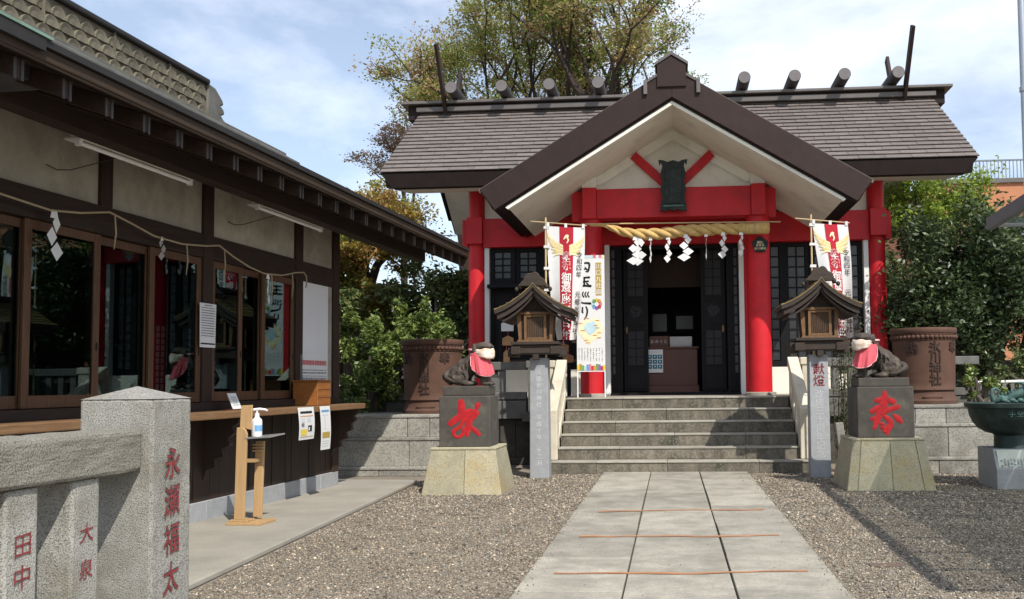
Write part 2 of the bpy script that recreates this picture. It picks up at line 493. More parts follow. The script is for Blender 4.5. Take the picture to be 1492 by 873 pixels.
def thing(name, label, cat, loc=(0, 0, 0), rotz=0.0, group=None, local=False):
    """Empty at the thing's base; parts are given in world space unless local"""
    o = bpy.data.objects.new(name, None)
    COL.objects.link(o)
    o.empty_display_size = 0.2
    o.location = loc
    o.rotation_euler = (0, 0, rotz)
    tag(o, label, cat, group)
    o['_o'] = (0.0, 0.0, 0.0) if local else tuple(float(c) for c in loc)
    ROOTS.append(o)
    return o


def solo(o, label, cat, group=None):
    return tag(o, label, cat, group)


def share(src, name, parent, loc=(0, 0, 0), scale=(1, 1, 1), rot=(0, 0, 0), mat=None):
    """one more object on the same mesh data"""
    o = bpy.data.objects.new(name, src)
    COL.objects.link(o)
    o.parent = parent
    o.location = loc
    o.scale = scale
    o.rotation_euler = rot
    return o


def mesh_of(mb, name, mat, smooth=False):
    me = bpy.data.meshes.new(name)
    me.from_pydata(mb.v, [], mb.f)
    me.materials.append(MATS[mat])
    if smooth:
        me.shade_smooth()
    me.update()
    return me


def copy_tree(o, parent=None):
    c = o.copy()
    COL.objects.link(c)
    c.parent = parent
    for ch in [x for x in o.children]:
        copy_tree(ch, c)
    return c


# lettering: characters as flat shapes
GL = {}


def glyph(ch, bold=0.0):
    k = (ch, bold)
    if k in GL:
        return GL[k]
    cu = bpy.data.curves.new('g', 'FONT')
    cu.body = ch
    cu.size = 1.0
    cu.offset = bold
    cu.resolution_u = 3
    ob = bpy.data.objects.new('g', cu)
    COL.objects.link(ob)
    dg = bpy.context.evaluated_depsgraph_get()
    me = ob.evaluated_get(dg).to_mesh()
    vs_ = [(v.co.x, v.co.y) for v in me.vertices]
    fs = [tuple(p.vertices) for p in me.polygons]
    ob.evaluated_get(dg).to_mesh_clear()
    bpy.data.objects.remove(ob)
    bpy.data.curves.remove(cu)
    if vs_:
        a = np.array(vs_)
        c = (a.min(0) + a.max(0)) / 2
        vs_ = [tuple(p) for p in (a - c)]
    GL[k] = (vs_, fs)
    return GL[k]


def letters(mb, text, place, size, pitch, bold=0.0, wx=1.0, slant=0.0):
    """vertical line of characters; place(u, v) -> point, u right, v down from the first character's centre"""
    for i, ch in enumerate(text):
        if ch == ' ':
            continue
        vs_, fs = glyph(ch, bold)
        mb.add([place(x * size * wx, i * pitch - y * size - x * size * slant) for x, y in vs_], fs)
    return mb


def stroke(mb, pts, place, h=0.0, n=5):
    """brush stroke: list of (u, v, half width); rounded ends; place(u, v, w) -> point"""
    P = []
    for i in range(len(pts) - 1):
        a, b = pts[i], pts[i + 1]
        for k in range(n):
            t = k / n
            P.append(tuple(a[j] + (b[j] - a[j]) * t for j in range(3)))
    P.append(pts[-1])
    # smooth
    for _ in range(2):
        P = [P[0]] + [tuple((P[i - 1][j] + 2 * P[i][j] + P[i + 1][j]) / 4 for j in range(3)) for i in range(1, len(P) - 1)] + [P[-1]]
    vs_, fs = [], []
    m = len(P)
    for i, (u, v, w) in enumerate(P):
        q, r = P[max(i - 1, 0)], P[min(i + 1, m - 1)]
        du, dv = r[0] - q[0], r[1] - q[1]
        l = math.hypot(du, dv) or 1
        nu, nv = -dv / l, du / l
        for t, hh in ((-1, 0), (-0.6, h), (0, h * 1.25), (0.6, h), (1, 0)):
            vs_.append(place(u + nu * w * t, v + nv * w * t, hh))
    for i in range(m - 1):
        for k in range(4):
            fs.append((i * 5 + k, i * 5 + k + 1, (i + 1) * 5 + k + 1, (i + 1) * 5 + k))
    mb.add(vs_, fs)
    for (u, v, w), sgn in ((P[0], 1), (P[-1], -1)):
        ring = [place(u, v, h * 1.25)] + [place(u + w * math.cos(2 * math.pi * k / 12), v + w * math.sin(2 * math.pi * k / 12), 0) for k in range(12)]
        mb.add(ring, [(0, 1 + k, 1 + (k + 1) % 12) for k in range(12)])
    return mb

# ---------------------------------------------------------------- ground, path, walkway
XC = 0.07
g = MB().add([(-300, -60, 0), (300, -60, 0), (300, 500, 0), (-300, 500, 0)], [(0, 1, 2, 3)]).build('ground', 'gravel')
tag(g, 'grey brown gravel ground of the shrine precinct', kind='structure')

path = MB().box(-1.055, 1.115, 0.5, 14.262, 0.001, 0.006).build('path', 'joint_moss')
tag(path, 'straight path of pale stone slabs leading to the stairs', kind='structure')
cols = [(-1.06, -0.345), (-0.335, 0.392), (0.402, 1.12)]
cuts = [[0.6, 2.4, 4.2, 6.15, 7.35, 9.0, 10.2, 11.7, 13.25, 14.25],
        [0.6, 2.0, 3.9, 5.6, 6.7, 8.75, 10.0, 11.55, 13.3, 14.25],
        [0.6, 2.2, 4.4, 6.22, 7.45, 9.1, 10.35, 11.75, 13.2, 14.25]]
for (x0, x1), cs in zip(cols, cuts):
    for a, b in zip(cs[:-1], cs[1:]):
        h = 0.028 + R.uniform(0, 0.006)
        MB().box(x0 + R.uniform(0, 0.006), x1 - R.uniform(0, 0.006), a + 0.0025, b - 0.0025, 0.002, h).build('paving_slab', 'slab', path, bevel=0.005)
# pale stone edging at the right of the path is the slab side itself

walk = MB()
ed = [(-3.27, 2.0), (-3.32, 6.26), (-3.44, 8.96), (-3.60, 12.68), (-3.62, 13.0)]
poly = [(p[0], p[1]) for p in ed] + [(-6.2, 13.25), (-9, 13.3), (-9, 2.0)]
walk.prism(poly[::-1], 0.002, 0.05, 'z')
tag(walk.build('walkway', 'concrete', bevel=0.012), 'smooth concrete walkway in front of the office', kind='structure')

# loose pebbles of the gravel, one uncountable layer
rs = np.random.RandomState(3)


def pebbles(n, y0, y1, rmin, rmax):
    out = []
    X = np.concatenate([rs.uniform(-3.7, -1.075, n), rs.uniform(1.135, 6.6, int(n * 2.0))])
    Y = np.sqrt(rs.uniform(y0 ** 2, y1 ** 2, len(X)))
    edge = np.interp(Y, [p[1] for p in ed], [p[0] for p in ed]) + 0.015
    ok = (X > edge) | (X > 0)
    ok &= ~((X > -3.2) & (X < -2.1) & (Y > 11.58) & (Y < 12.75))
    ok &= ~((X > 2.2) & (X < 3.33) & (Y > 11.88) & (Y < 13.0))
    ok &= X < Y * 0.60
    ok &= Y < 14.2
    return X[ok], Y[ok], rs.uniform(rmin, rmax, ok.sum())


P = [pebbles(32000, 5.4, 9.5, 0.006, 0.014), pebbles(15000, 9.5, 14.3, 0.010, 0.020), pebbles(1500, 5.4, 14.0, 0.016, 0.026)]
X = np.concatenate([p[0] for p in P]); Y = np.concatenate([p[1] for p in P]); Rr = np.concatenate([p[2] for p in P])
octa = np.array([(1, 0, 0), (0, 1, 0), (-1, 0, 0), (0, -1, 0), (0, 0, 1), (0, 0, -1)], float)
ofc = np.array([(0, 1, 4), (1, 2, 4), (2, 3, 4), (3, 0, 4), (1, 0, 5), (2, 1, 5), (3, 2, 5), (0, 3, 5)])
hgt = np.zeros(len(X))
xs_ = np.concatenate([-1.06 + rs.exponential(0.05, 260), 1.12 - rs.exponential(0.05, 260), rs.uniform(-1.0, 1.05, 60)])
ys_ = rs.uniform(5.4, 14.1, len(xs_))
X = np.concatenate([X, xs_]); Y = np.concatenate([Y, ys_]); Rr = np.concatenate([Rr, rs.uniform(0.004, 0.010, len(xs_))])
hgt = np.concatenate([hgt, np.full(len(xs_), 0.033)])
n = len(X)
V = octa[None] * rs.uniform(0.6, 1.15, (n, 6, 1)) * np.stack([np.ones(n), rs.uniform(0.6, 1, n), rs.uniform(0.35, 0.7, n)], 1)[:, None]
a = rs.uniform(0, 6.28, n)
tl = rs.uniform(-0.5, 0.5, n)
x = V[..., 0] * np.cos(tl)[:, None] - V[..., 2] * np.sin(tl)[:, None]
z = V[..., 0] * np.sin(tl)[:, None] + V[..., 2] * np.cos(tl)[:, None]
V = np.stack([x * np.cos(a)[:, None] - V[..., 1] * np.sin(a)[:, None], x * np.sin(a)[:, None] + V[..., 1] * np.cos(a)[:, None], z], -1)
V *= Rr[:, None, None]
V += np.stack([X, Y, Rr * 0.25 + hgt], 1)[:, None]


def np_mesh(name, V, F, mat, tint=None, parent=None, smooth=False):
    """V (n,k,3) vertex blocks with F (m,c) faces inside each block"""
    n, k = V.shape[:2]
    F = (F[None] + (np.arange(n) * k)[:, None, None]).reshape(-1, F.shape[1])
    me = bpy.data.meshes.new(name)
    me.vertices.add(n * k)
    me.vertices.foreach_set('co', V.reshape(-1).astype(np.float32))
    me.loops.add(F.size)
    me.loops.foreach_set('vertex_index', F.reshape(-1).astype(np.int32))
    me.polygons.add(len(F))
    me.polygons.foreach_set('loop_start', (np.arange(len(F)) * F.shape[1]).astype(np.int32))
    me.update(calc_edges=True)
    me.validate()
    if tint is not None:
        at = me.attributes.new('tint', 'FLOAT_COLOR', 'POINT')
        c = np.ones((n, k, 4), np.float32)
        c[..., :3] = tint[:, None, :]
        at.data.foreach_set('color', c.reshape(-1))
    me.materials.append(MATS[mat])
    if smooth:
        me.shade_smooth()
    o = bpy.data.objects.new(name, me)
    COL.objects.link(o)
    if parent is not None:
        o.parent = parent
    return o


val = np.clip(rs.lognormal(-0.12, 0.50, n), 0.2, 2.6)
warm = rs.uniform(-0.10, 0.12, n)
T = np.stack([val * (1 + warm), val, val * (1 - warm)], 1)
tag(np_mesh('gravel', V, ofc, 'pebble', T), 'loose grey brown pebbles covering the precinct ground', 'gravel', kind='stuff')

# ---------------------------------------------------------------- stairs and platform
RI, TR, Y0 = 0.19, 0.316, 14.27
st = thing('stone_staircase', 'broad grey stone staircase with cream side rails up to the red shrine', 'stairs', (XC, Y0, 0))
for k in range(6):
    ya = Y0 + k * TR
    x0, x1 = (-1.9, 2.07) if k == 0 else (-1.80, 1.955)
    s = MB().box(x0 + 0.02, x1 - 0.02, ya + 0.02, ya + TR + 0.25 if k < 5 else 15.96, k * RI if k == 0 else k * RI - 0.02, (k + 1) * RI - 0.035).build('step', 'step_stone', st)
    cuts_ = [x0] + [x0 + (x1 - x0) * (q + R.uniform(-0.05, 0.05)) for q in ((0.27, 0.74) if k % 2 else (0.22, 0.5, 0.78))] + [x1]
    for a, b in zip(cuts_[:-1], cuts_[1:]):
        MB().box(a + 0.0015, b - 0.0015, ya + R.uniform(0, 0.005), ya + 0.30 if k < 5 else 15.955, k * RI + (0.0 if k == 0 else 0.0005), (k + 1) * RI - 0.031).build('riser_stone', 'step_stone', s, bevel=0.007)
        MB().box(a + 0.002, b - 0.002, ya - 0.012 + R.uniform(0, 0.004), ya + TR + 0.02 if k < 5 else 15.97, (k + 1) * RI - 0.03, (k + 1) * RI - R.uniform(0, 0.003)).build('tread_stone', 'tread', s, bevel=0.008)


def side_rail(x0, x1):
    z0, z1, ya, yb = 0.97, 1.80, 14.50, 15.92
    sl_ = (z1 - z0) / (yb - ya)
    p = MB().prism([(ya + 0.001, z0 - 0.17), (yb, z1 - 0.17), (yb, z1), (ya + 0.001, z0)][::-1], x0, x1, 'x').build('top_rail', 'cream_stone', st, bevel=0.012)
    MB().box(x0 + 0.003, x1 - 0.003, ya, ya + 0.2, 0.191, z0 - 0.06).build('newel_post', 'cream_stone', st, bevel=0.012)
    MB().prism([(ya + 0.2, 0.20), (ya + 0.42, 0.20), (yb, 1.14), (yb, 1.30), (ya + 0.2, 0.38)][::-1], x0 + 0.02, x1 - 0.02, 'x').build('stringer', 'cream_stone', st, bevel=0.01)
    for i in range(4):
        yy = ya + 0.36 + i * 0.33
        zz = z0 + (yy - ya) * sl_
        MB().prism([(yy, zz - 0.66), (yy + 0.14, zz - 0.66 + 0.08), (yy + 0.14, zz - 0.09), (yy, zz - 0.17)][::-1], x0 + 0.03, x1 - 0.03, 'x').build('baluster', 'cream_stone', st, bevel=0.01)


side_rail(-1.985, -1.803)
side_rail(1.958, 2.14)

pl = thing('stone_platform', 'dark stone platform that carries the red shrine hall', 'platform', (XC, 18, 0))
MB().box(-5.2, 5.34, 15.975, 23.0, 0.0, 1.10).build('core', 'dark_stone', pl)
MB().box(-5.2, 5.34, 15.972, 23.05, 1.10, 1.138).build('deck', 'concrete', pl)
x = -3.06
for w in (0.36, 0.42, 0.38):
    MB().box(x + 0.004, x + w - 0.004, 15.90, 15.98, 0.12, 0.78).build('stone_panel', 'dark_stone', pl, bevel=0.006)
    x += w
x = 2.14
for w in (0.4, 0.42, 0.4):
    MB().box(x + 0.004, x + w - 0.004, 15.90, 15.98, 0.12, 0.78).build('stone_panel', 'dark_stone', pl, bevel=0.006)
    x += w
MB().box(-3.1, -1.99, 15.84, 16.0, 0.0, 0.12).build('footing', 'dark_stone', pl, bevel=0.01)
MB().box(2.145, 3.4, 15.84, 16.0, 0.0, 0.12).build('footing', 'dark_stone', pl, bevel=0.01)


def balustrade(label, x0, x1, nx0, nx1):
    t = thing('balustrade', label, 'balustrade', ((x0 + x1) / 2, 15.9, 0.9), group='balustrades on the platform edge')
    MB().box(x0, x1, 15.82, 15.98, 1.63, 1.77).build('top_rail', 'railing_stone', t, bevel=0.012)
    MB().box(x0, x1, 15.84, 15.971, 1.12, 1.25).build('bottom_rail', 'railing_stone', t, bevel=0.01)
    MB().box(x0, x1, 15.80, 15.969, 0.79, 1.10).build('edge_beam', 'railing_stone', t, bevel=0.01)
    n = int((x1 - x0 - 0.1) / 0.27)
    for i in range(n):
        xx = x0 + 0.06 + i * 0.27
        MB().box(xx, xx + 0.125, 15.85, 15.96, 1.251, 1.629).build('upright', 'railing_stone', t, bevel=0.008)
        if i < n - 1:
            MB().box(xx + 0.127, xx + 0.268, 15.88, 15.95, 1.50, 1.628).build('spacer', 'dark_stone', t)
    MB().box(nx0, nx1, 15.79, 16.03, 1.66, 1.785).build('newel_cap', 'cream_stone', t, bevel=0.015)
    MB().box(nx0 + 0.03, nx1 - 0.03, 15.81, 16.01, 0.91, 1.66).build('newel_post', 'cream_stone', t, bevel=0.01)
    MB().box(nx0 - 0.06, nx1 + 0.0, 15.72, 15.969, 0.74, 0.91).build('bracket', 'railing_stone', t, bevel=0.01)
    MB().box(nx0 + 0.1, nx1 - 0.04, 15.78, 15.968, 0.0, 0.74).build('pier', 'cream_stone', t, bevel=0.01)
    return t


balustrade('dark grey stone balustrade left of the stairs, behind the statue with the pale mask', -4.95, -2.50, -2.50, -2.0)
balustrade('grey stone balustrade right of the stairs, partly hidden by climbing plant', 2.62, 5.1, 2.16, 2.62)


def terrace(label, x0, x1, yf, zs, joints, group):
    t = thing('stone_terrace', label, 'stone wall', ((x0 + x1) / 2, yf, 0), group=group)
    MB().box(x0 + 0.05, x1 - 0.05, yf + 0.3, 15.76, 0, zs[2] - 0.06).build('fill', 'concrete', t)
    z = 0
    for i, z1 in enumerate(zs):
        off = (0.0, 0.09, 0.17)[i]
        xs = [x0 + (0.0 if i == 0 else 0.03 * i)] + joints[i] + [x1]
        for a, b in zip(xs[:-1], xs[1:]):
            MB().box(a + 0.004, b - 0.004, yf + off - 0.01, yf + off + 0.5 if i < 2 else yf + off + 0.9, z + 0.001 if i == 0 else z - 0.0, z1 - 0.05).build('stone_block', 'block_stone', t, bevel=0.008)
        MB().box(xs[0] - 0.01, x1 + 0.01, yf + off - 0.025, yf + off + 0.5 if i < 2 else 15.77, z1 - 0.048, z1).build('coping', 'block_stone', t, bevel=0.01)
        z = z1
    return t


terrace('tiered granite block wall carrying the left clay pot, beside the shrubs', -5.25, -3.08, 14.0, (0.145, 0.585, 0.93),
        [[-4.5, -3.75], [-4.05, -3.4], [-4.1, -3.75, -3.35]], 'tiered stone walls beside the stairs')
terrace('tiered granite block wall carrying the right clay pot, behind the bronze bowl', 3.2, 7.5, 14.05, (0.25, 0.735, 1.01),
        [[3.9, 4.55, 5.3, 6.2], [4.07, 4.85, 5.6, 6.4], [3.62, 4.07, 4.6, 5.2, 5.9, 6.6]], 'tiered stone walls beside the stairs')

# ---------------------------------------------------------------- shrine hall
sh = thing('shrine_hall', 'red pillared shrine hall with dark brown roof and white gable porch', 'shrine', (XC, 18.1, 1.14))
PZ = 1.14
YW = 18.1
# walls
MB().box(XC - 3.9, XC - 1.345, YW + 0.02, YW + 0.16, 4.6, 5.62).build('wall', 'white_plaster', sh)
MB().box(XC - 1.345, XC + 1.345, YW + 0.021, YW + 0.161, 4.6, 5.62).build('wall', 'white_plaster', sh)
MB().box(XC + 1.345, XC + 3.9, YW + 0.02, YW + 0.16, 4.6, 5.62).build('wall', 'white_plaster', sh)
for s in (-1, 1):
    xa, xb = sorted((XC + s * 3.9, XC + s * 3.78))
    MB().box(xa, xb, YW + 0.17, 21.6, PZ, 5.5).build('wall', 'white_plaster', sh)
    MB().prism([(YW + 0.17, 5.5), (21.6, 5.5), (19.9, 6.8), (19.7, 6.8)][::-1], xa, xb, 'x').build('gable_wall', 'white_plaster', sh)
MB().box(XC - 3.9, XC + 3.9, 21.61, 21.75, PZ, 5.5).build('wall', 'white_plaster', sh)
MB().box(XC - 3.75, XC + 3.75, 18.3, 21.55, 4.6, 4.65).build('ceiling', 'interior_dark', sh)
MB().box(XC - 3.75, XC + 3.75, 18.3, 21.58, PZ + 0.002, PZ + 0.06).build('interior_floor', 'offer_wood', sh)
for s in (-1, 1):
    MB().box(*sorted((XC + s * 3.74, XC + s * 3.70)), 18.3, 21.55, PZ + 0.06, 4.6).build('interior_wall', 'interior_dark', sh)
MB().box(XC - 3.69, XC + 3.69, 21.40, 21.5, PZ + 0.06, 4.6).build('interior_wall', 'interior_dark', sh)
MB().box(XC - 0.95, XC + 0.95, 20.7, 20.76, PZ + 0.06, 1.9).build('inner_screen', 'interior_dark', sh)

# hall pillars, beam
for s in (-1, 1):
    px = XC + s * 3.90
    MB().lathe([(0.165, PZ + 0.001), (0.165, 4.70)], 28, (px, YW - 0.02, 0)).build('pillar', 'red_paint', sh, smooth=True)
    MB().lathe([(0.16, 4.70), (0.16, 5.30)], 28, (px, YW - 0.02, 0)).build('pillar_top', 'red_paint', sh, smooth=True)
    MB().box(px - 0.155, px + 0.155, YW - 0.28, YW + 0.1, 4.14, 4.66).build('pillar_block', 'red_paint', sh, bevel=0.008)
    MB().box(*sorted((px + s * 0.155, px + s * 0.27)), YW - 0.12, YW + 0.14, 4.09, 4.64).build('beam_nose', 'red_paint', sh, bevel=0.008)
    MB().box(*sorted((px + s * 0.06, px + s * 0.22)), YW + 0.3, 21.6, 4.10, 4.62).build('side_beam', 'red_paint', sh)
MB().box(XC - 3.745, XC + 3.745, YW - 0.17, YW + 0.12, 4.08, 4.65).build('main_beam', 'red_paint', sh, bevel=0.008)
# white boards beside pillars and door jambs
for s in (-1, 1):
    MB().box(*sorted((XC + s * 3.73, XC + s * 3.64)), YW - 0.10, YW + 0.06, PZ + 0.001, 4.08).build('white_board', 'white_paint', sh)
    MB().box(*sorted((XC + s * 1.345, XC + s * 1.255)), YW - 0.14, YW + 0.10, PZ + 0.001, 4.079).build('door_jamb', 'white_paint', sh)
    MB().box(*sorted((XC + s * 1.62, XC + s * 1.348)), YW - 0.08, YW + 0.12, PZ + 0.001, 4.078).build('jamb_panel', 'red_paint', sh)
    MB().box(*sorted((XC + s * 1.62, XC + s * 3.64)), YW - 0.02, YW + 0.10, PZ + 0.001, 1.66).build('dado_panel', 'white_plaster', sh)


def lattice(x0, x1, z0, z1, nsash, cols_, rows, y=YW, dark='black_wood'):
    w = (x1 - x0) / nsash
    for i in range(nsash):
        a, b = x0 + i * w, x0 + (i + 1) * w
        m = MB()
        yy = y + (0.0 if i % 2 == 0 else 0.035)
        fr = 0.085
        m.box(a + 0.002, a + fr, yy, yy + 0.05, z0, z1).box(b - fr, b - 0.002, yy, yy + 0.05, z0, z1)
        m.box(a + fr, b - fr, yy + 0.001, yy + 0.049, z0, z0 + 0.12).box(a + fr, b - fr, yy + 0.001, yy + 0.049, z1 - 0.07, z1)
        cw = (b - a - 2 * fr) / cols_
        rh = (z1 - z0 - 0.19) / rows
        for c in range(1, cols_):
            m.box(a + fr + c * cw - 0.012, a + fr + c * cw + 0.012, yy + 0.002, yy + 0.04, z0 + 0.12, z1 - 0.07)
        for r in range(1, rows):
            m.box(a + fr, b - fr, yy + 0.004, yy + 0.038, z0 + 0.12 + r * rh - 0.012, z0 + 0.12 + r * rh + 0.012)
        o = m.build('lattice_window', dark, sh)
        pane = mesh_of(MB().box(0, cw - 0.026, 0, 0.006, 0, rh - 0.026), 'pane', 'pane_grey')
        for c in range(cols_):
            for r in range(rows):
                share(pane, 'pane', o, (a + fr + c * cw + 0.013 - XC, yy + 0.028 - 18.1, z0 + 0.12 + r * rh + 0.013 - PZ))


lattice(XC + 1.62, XC + 3.64, 1.66, 4.075, 4, 2, 11)
lattice(XC - 3.64, XC - 1.62, 3.35, 4.075, 4, 2, 4)
MB().box(XC - 3.66, XC - 1.62, YW - 0.22, YW + 0.02, 3.27, 3.345).build('window_ledge', 'black_wood', sh, bevel=0.01)
MB().box(XC - 3.64, XC - 1.62, YW + 0.03, YW + 0.08, 1.66, 3.27).build('dark_panel', 'black_wood', sh)
for i in range(6):
    xx = XC - 3.6 + i * 0.38
    MB().box(xx, xx + 0.04, YW - 0.01, YW + 0.028, 1.661, 3.268).build('panel_batten', 'black_wood', sh)

# doors folded open, crest on each
for s in (-1, 1):
    def dm(mb, name, mat, parent=sh, **k):
        return mb.build(name, mat, parent, **k)
    # outer fixed lattice strip
    m = MB()
    xa, xb = sorted((XC + s * 1.25, XC + s * 1.02))
    m.box(xa, xb, YW + 0.02, YW + 0.06, PZ + 0.06, 4.07)
    leafo = m.build('door_strip', 'black_wood', sh)
    for r in range(13):
        zz = PZ + 0.42 + r * 0.19
        MB().box(xb - 0.085 if s > 0 else xa + 0.03, xb - 0.03 if s > 0 else xa + 0.085, YW + 0.012, YW + 0.019, zz, zz + 0.15).build('pane', 'pane_grey', leafo)
    # door leaf opened inwards
    m = MB()
    x_in, x_out = XC + s * 0.52, XC + s * 1.0
    xa, xb = sorted((x_in, x_out))
    yy = YW + 0.10
    m.box(xa, xb, yy, yy + 0.05, PZ + 0.07, 4.05)
    leaf = m.build('door_leaf', 'black_wood', sh, bevel=0.006)
    for (za, zb) in ((1.25, 1.62), (1.70, 2.42), (2.50, 2.98), (3.06, 3.98)):
        MB().box(xa + 0.06, xb - 0.06, yy - 0.012, yy - 0.001, za, zb).build('door_panel', 'black_wood', leaf, bevel=0.008)
        if za in (1.70, 3.06):
            nr = 4 if za < 2 else 5
            for c_ in range(2):
                for r_ in range(nr):
                    cw_, rh_ = (xb - xa - 0.16) / 2, (zb - za - 0.04) / nr
                    MB().box(xa + 0.08 + c_ * cw_ + 0.012, xa + 0.08 + (c_ + 1) * cw_ - 0.012, yy - 0.0155, yy - 0.0125, za + 0.02 + r_ * rh_ + 0.012, za + 0.02 + (r_ + 1) * rh_ - 0.012).build('pane', 'ink_dim', leaf)
    # crest: ring with three comma shapes
    c = MB()
    cx, cz, rr = (xa + xb) / 2, 2.78, 0.15
    pl_ = lambda u, v, w: (cx + u, yy - 0.016 - w, cz - v)
    for k in range(3):
        a0 = k * 2.094
        pts = [(0.055 * math.cos(a0 + 0.3), 0.055 * math.sin(a0 + 0.3), 0.042)] + \
              [((0.055 + 0.08 * t) * math.cos(a0 + 0.3 + 2.2 * t), (0.055 + 0.08 * t) * math.sin(a0 + 0.3 + 2.2 * t), 0.038 * (1 - t) + 0.006) for t in (0.33, 0.66, 1)]
        stroke(c, pts, pl_, 0.004)
    c.build('crest', 'ink_dim', leaf)
    MB().ball((x_out - s * 0.06, yy - 0.03, 2.42), (0.022, 0.02, 0.075)).build('door_pull', 'copper_gold', leaf, smooth=True)
MB().box(XC - 1.25, XC + 1.25, YW + 0.03, YW + 0.09, 4.0, 4.075).build('door_head', 'black_wood', sh)
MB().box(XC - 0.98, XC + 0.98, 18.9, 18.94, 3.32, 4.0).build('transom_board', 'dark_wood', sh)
MB().box(XC - 1.25, XC + 1.25, YW - 0.2, YW + 0.2, PZ + 0.002, PZ + 0.05).build('door_sill', 'black_wood', sh)
# small lit window panes deep inside the hall
for x0, x1, z0, z1 in ((-0.42, -0.1, 2.55, 2.95), (0.12, 0.5, 2.6, 2.9)):
    w = MB().box(x0 - 0.05, x1 + 0.05, 21.30, 21.36, z0 - 0.08, z1 + 0.08).build('inner_cabinet', 'black_wood', sh)
    MB().box(x0, x1, 21.285, 21.296, z0, z1).build('mirror_pane', 'pane_grey', w)

# main roof
YE, ZE, YR, ZR = 16.8, 5.37, 19.7, 7.37
SLP = (ZR - ZE) / (YR - YE)
XL, XRt = XC - 5.45, XC + 5.45
main = MB()
main.prism([(YE + 0.02, ZE - 0.03), (YR, ZR - 0.03), (2 * YR - YE - 0.02, ZE - 0.03), (2 * YR - YE - 0.1, ZE - 0.26), (YR, ZR - 0.35), (YE + 0.18, ZE - 0.27)][::-1], XL + 0.06, XRt - 0.06, 'x')
roof = main.build('roof', 'roof_brown', sh)
f = MB()
f.add([(XL, YE, ZE - 0.03), (XRt, YE, ZE - 0.03), (XRt - 0.2, YE + 0.06, ZE - 0.29), (XL + 0.2, YE + 0.06, ZE - 0.29),
       (XL, YE + 0.4, ZE + 0.2), (XRt, YE + 0.4, ZE + 0.2), (XRt - 0.2, YE + 0.25, ZE - 0.29), (XL + 0.2, YE + 0.25, ZE - 0.29)],
      [(0, 3, 2, 1), (3, 7, 6, 2), (1, 2, 6, 5), (0, 4, 7, 3), (0, 1, 5, 4)])
f.build('fascia', 'fascia_dark', roof)
for s in (-1, 1):
    xa, xb = (XL - 0.0, XL + 0.09) if s < 0 else (XRt - 0.09, XRt + 0.0)
    MB().prism([(YE + 0.3, ZE + 0.1), (YR, ZR - 0.04), (2 * YR - YE - 0.5, ZE + 0.3), (2 * YR - YE - 0.5, ZE - 0.0), (YR, ZR - 0.42), (YE + 0.3, ZE - 0.18)][::-1], xa, xb, 'x').build('verge_board', 'fascia_dark', roof)
MB().add([(XL + 0.2, YE + 0.2, ZE - 0.295), (XRt - 0.2, YE + 0.2, ZE - 0.295), (XRt - 0.2, YW + 0.02, ZE - 0.14), (XL + 0.2, YW + 0.02, ZE - 0.14)], [(0, 1, 2, 3)]).build('soffit', 'white_plaster', roof)


for (ya, za, yb, zb_) in ((YE + 0.18, ZE - 0.285, YR, ZR - 0.37), (YR, ZR - 0.37, 2 * YR - YE - 0.14, ZE - 0.28)):
    for xa, xb in ((XL + 0.1, XC - 3.92), (XC + 3.92, XRt - 0.1)):
        MB().add([(xa, ya, za), (xb, ya, za), (xb, yb, zb_), (xa, yb, zb_)], [(0, 1, 2, 3)]).build('soffit', 'white_plaster', roof)


def porch_top(xx):
    return 6.53 - abs(xx - XC) * 0.61


# shingle courses: each shingle its own piece
SL = math.hypot(YR - YE, ZR - ZE)
ang = math.atan2(ZR - ZE, YR - YE)
NC = 17
cp = SL / NC
shg = mesh_of(MB().add([(0.004, 0.035, 0.0), (0.466, 0.035, 0.0), (0.466, cp * 1.2, 0.0), (0.004, cp * 1.2, 0.0),
                        (0.004, 0, 0.036), (0.466, 0, 0.036), (0.466, cp * 1.2, 0.008), (0.004, cp * 1.2, 0.008),
                        (0.004, 0, 0.024), (0.466, 0, 0.024)],
                       [(0, 3, 2, 1), (4, 5, 6, 7), (8, 9, 5, 4), (0, 1, 9, 8), (1, 2, 6, 5, 9), (2, 3, 7, 6), (3, 0, 8, 4, 7)]), 'shingle', 'shingle')
for r in range(NC):
    yy = YE - 0.01 + r * cp * math.cos(ang)
    zz = ZE - 0.03 + r * cp * math.sin(ang)
    x = XL - 0.02 - (0.235 if r % 2 else 0) - R.uniform(0, 0.1)
    while x < XRt - 0.01:
        w = 0.47
        xa, xb = max(x, XL - 0.02), min(x + w, XRt + 0.02)
        if xb - xa > 0.05:
            mid = zz + 0.1
            if max(porch_top(xa), porch_top(xb)) < mid + 0.16:
                o = share(shg, 'shingle', roof, (xa - XC, yy - 18.1, zz - PZ + 0.004 + R.uniform(0, 0.003)), ((xb - xa) / w, 1, 1), (ang - 0.012, 0, 0))
        x += w
# back slope, out of sight, one sheet of battens
MB().box(-5.45 + XC, 5.45 + XC, YR - 0.16, YR + 0.16, 7.22, 7.34).build('ridge_base', 'roof_brown', roof)
MB().box(XC - 5.50, XC + 5.50, YR - 0.30, YR + 0.30, 7.28, 7.385).build('ridge_course', 'ridge_metal', roof, bevel=0.01)
MB().box(XC - 5.62, XC + 5.62, YR - 0.22, YR + 0.22, 7.385, 7.44).build('ridge_neck', 'fascia_dark', roof)
MB().prism([(YR - 0.36, 7.44), (YR + 0.36, 7.44), (YR + 0.36, 7.50), (YR, 7.56), (YR - 0.36, 7.50)], XC - 5.83, XC + 5.83, 'x').build('ridge_cap', 'ridge_metal', roof, bevel=0.01)
for s in (-1, 1):
    MB().box(*sorted((XC + s * 5.70, XC + s * 5.45)), YR - 0.2, YR + 0.2, 7.14, 7.44).build('ridge_end', 'fascia_dark', roof)
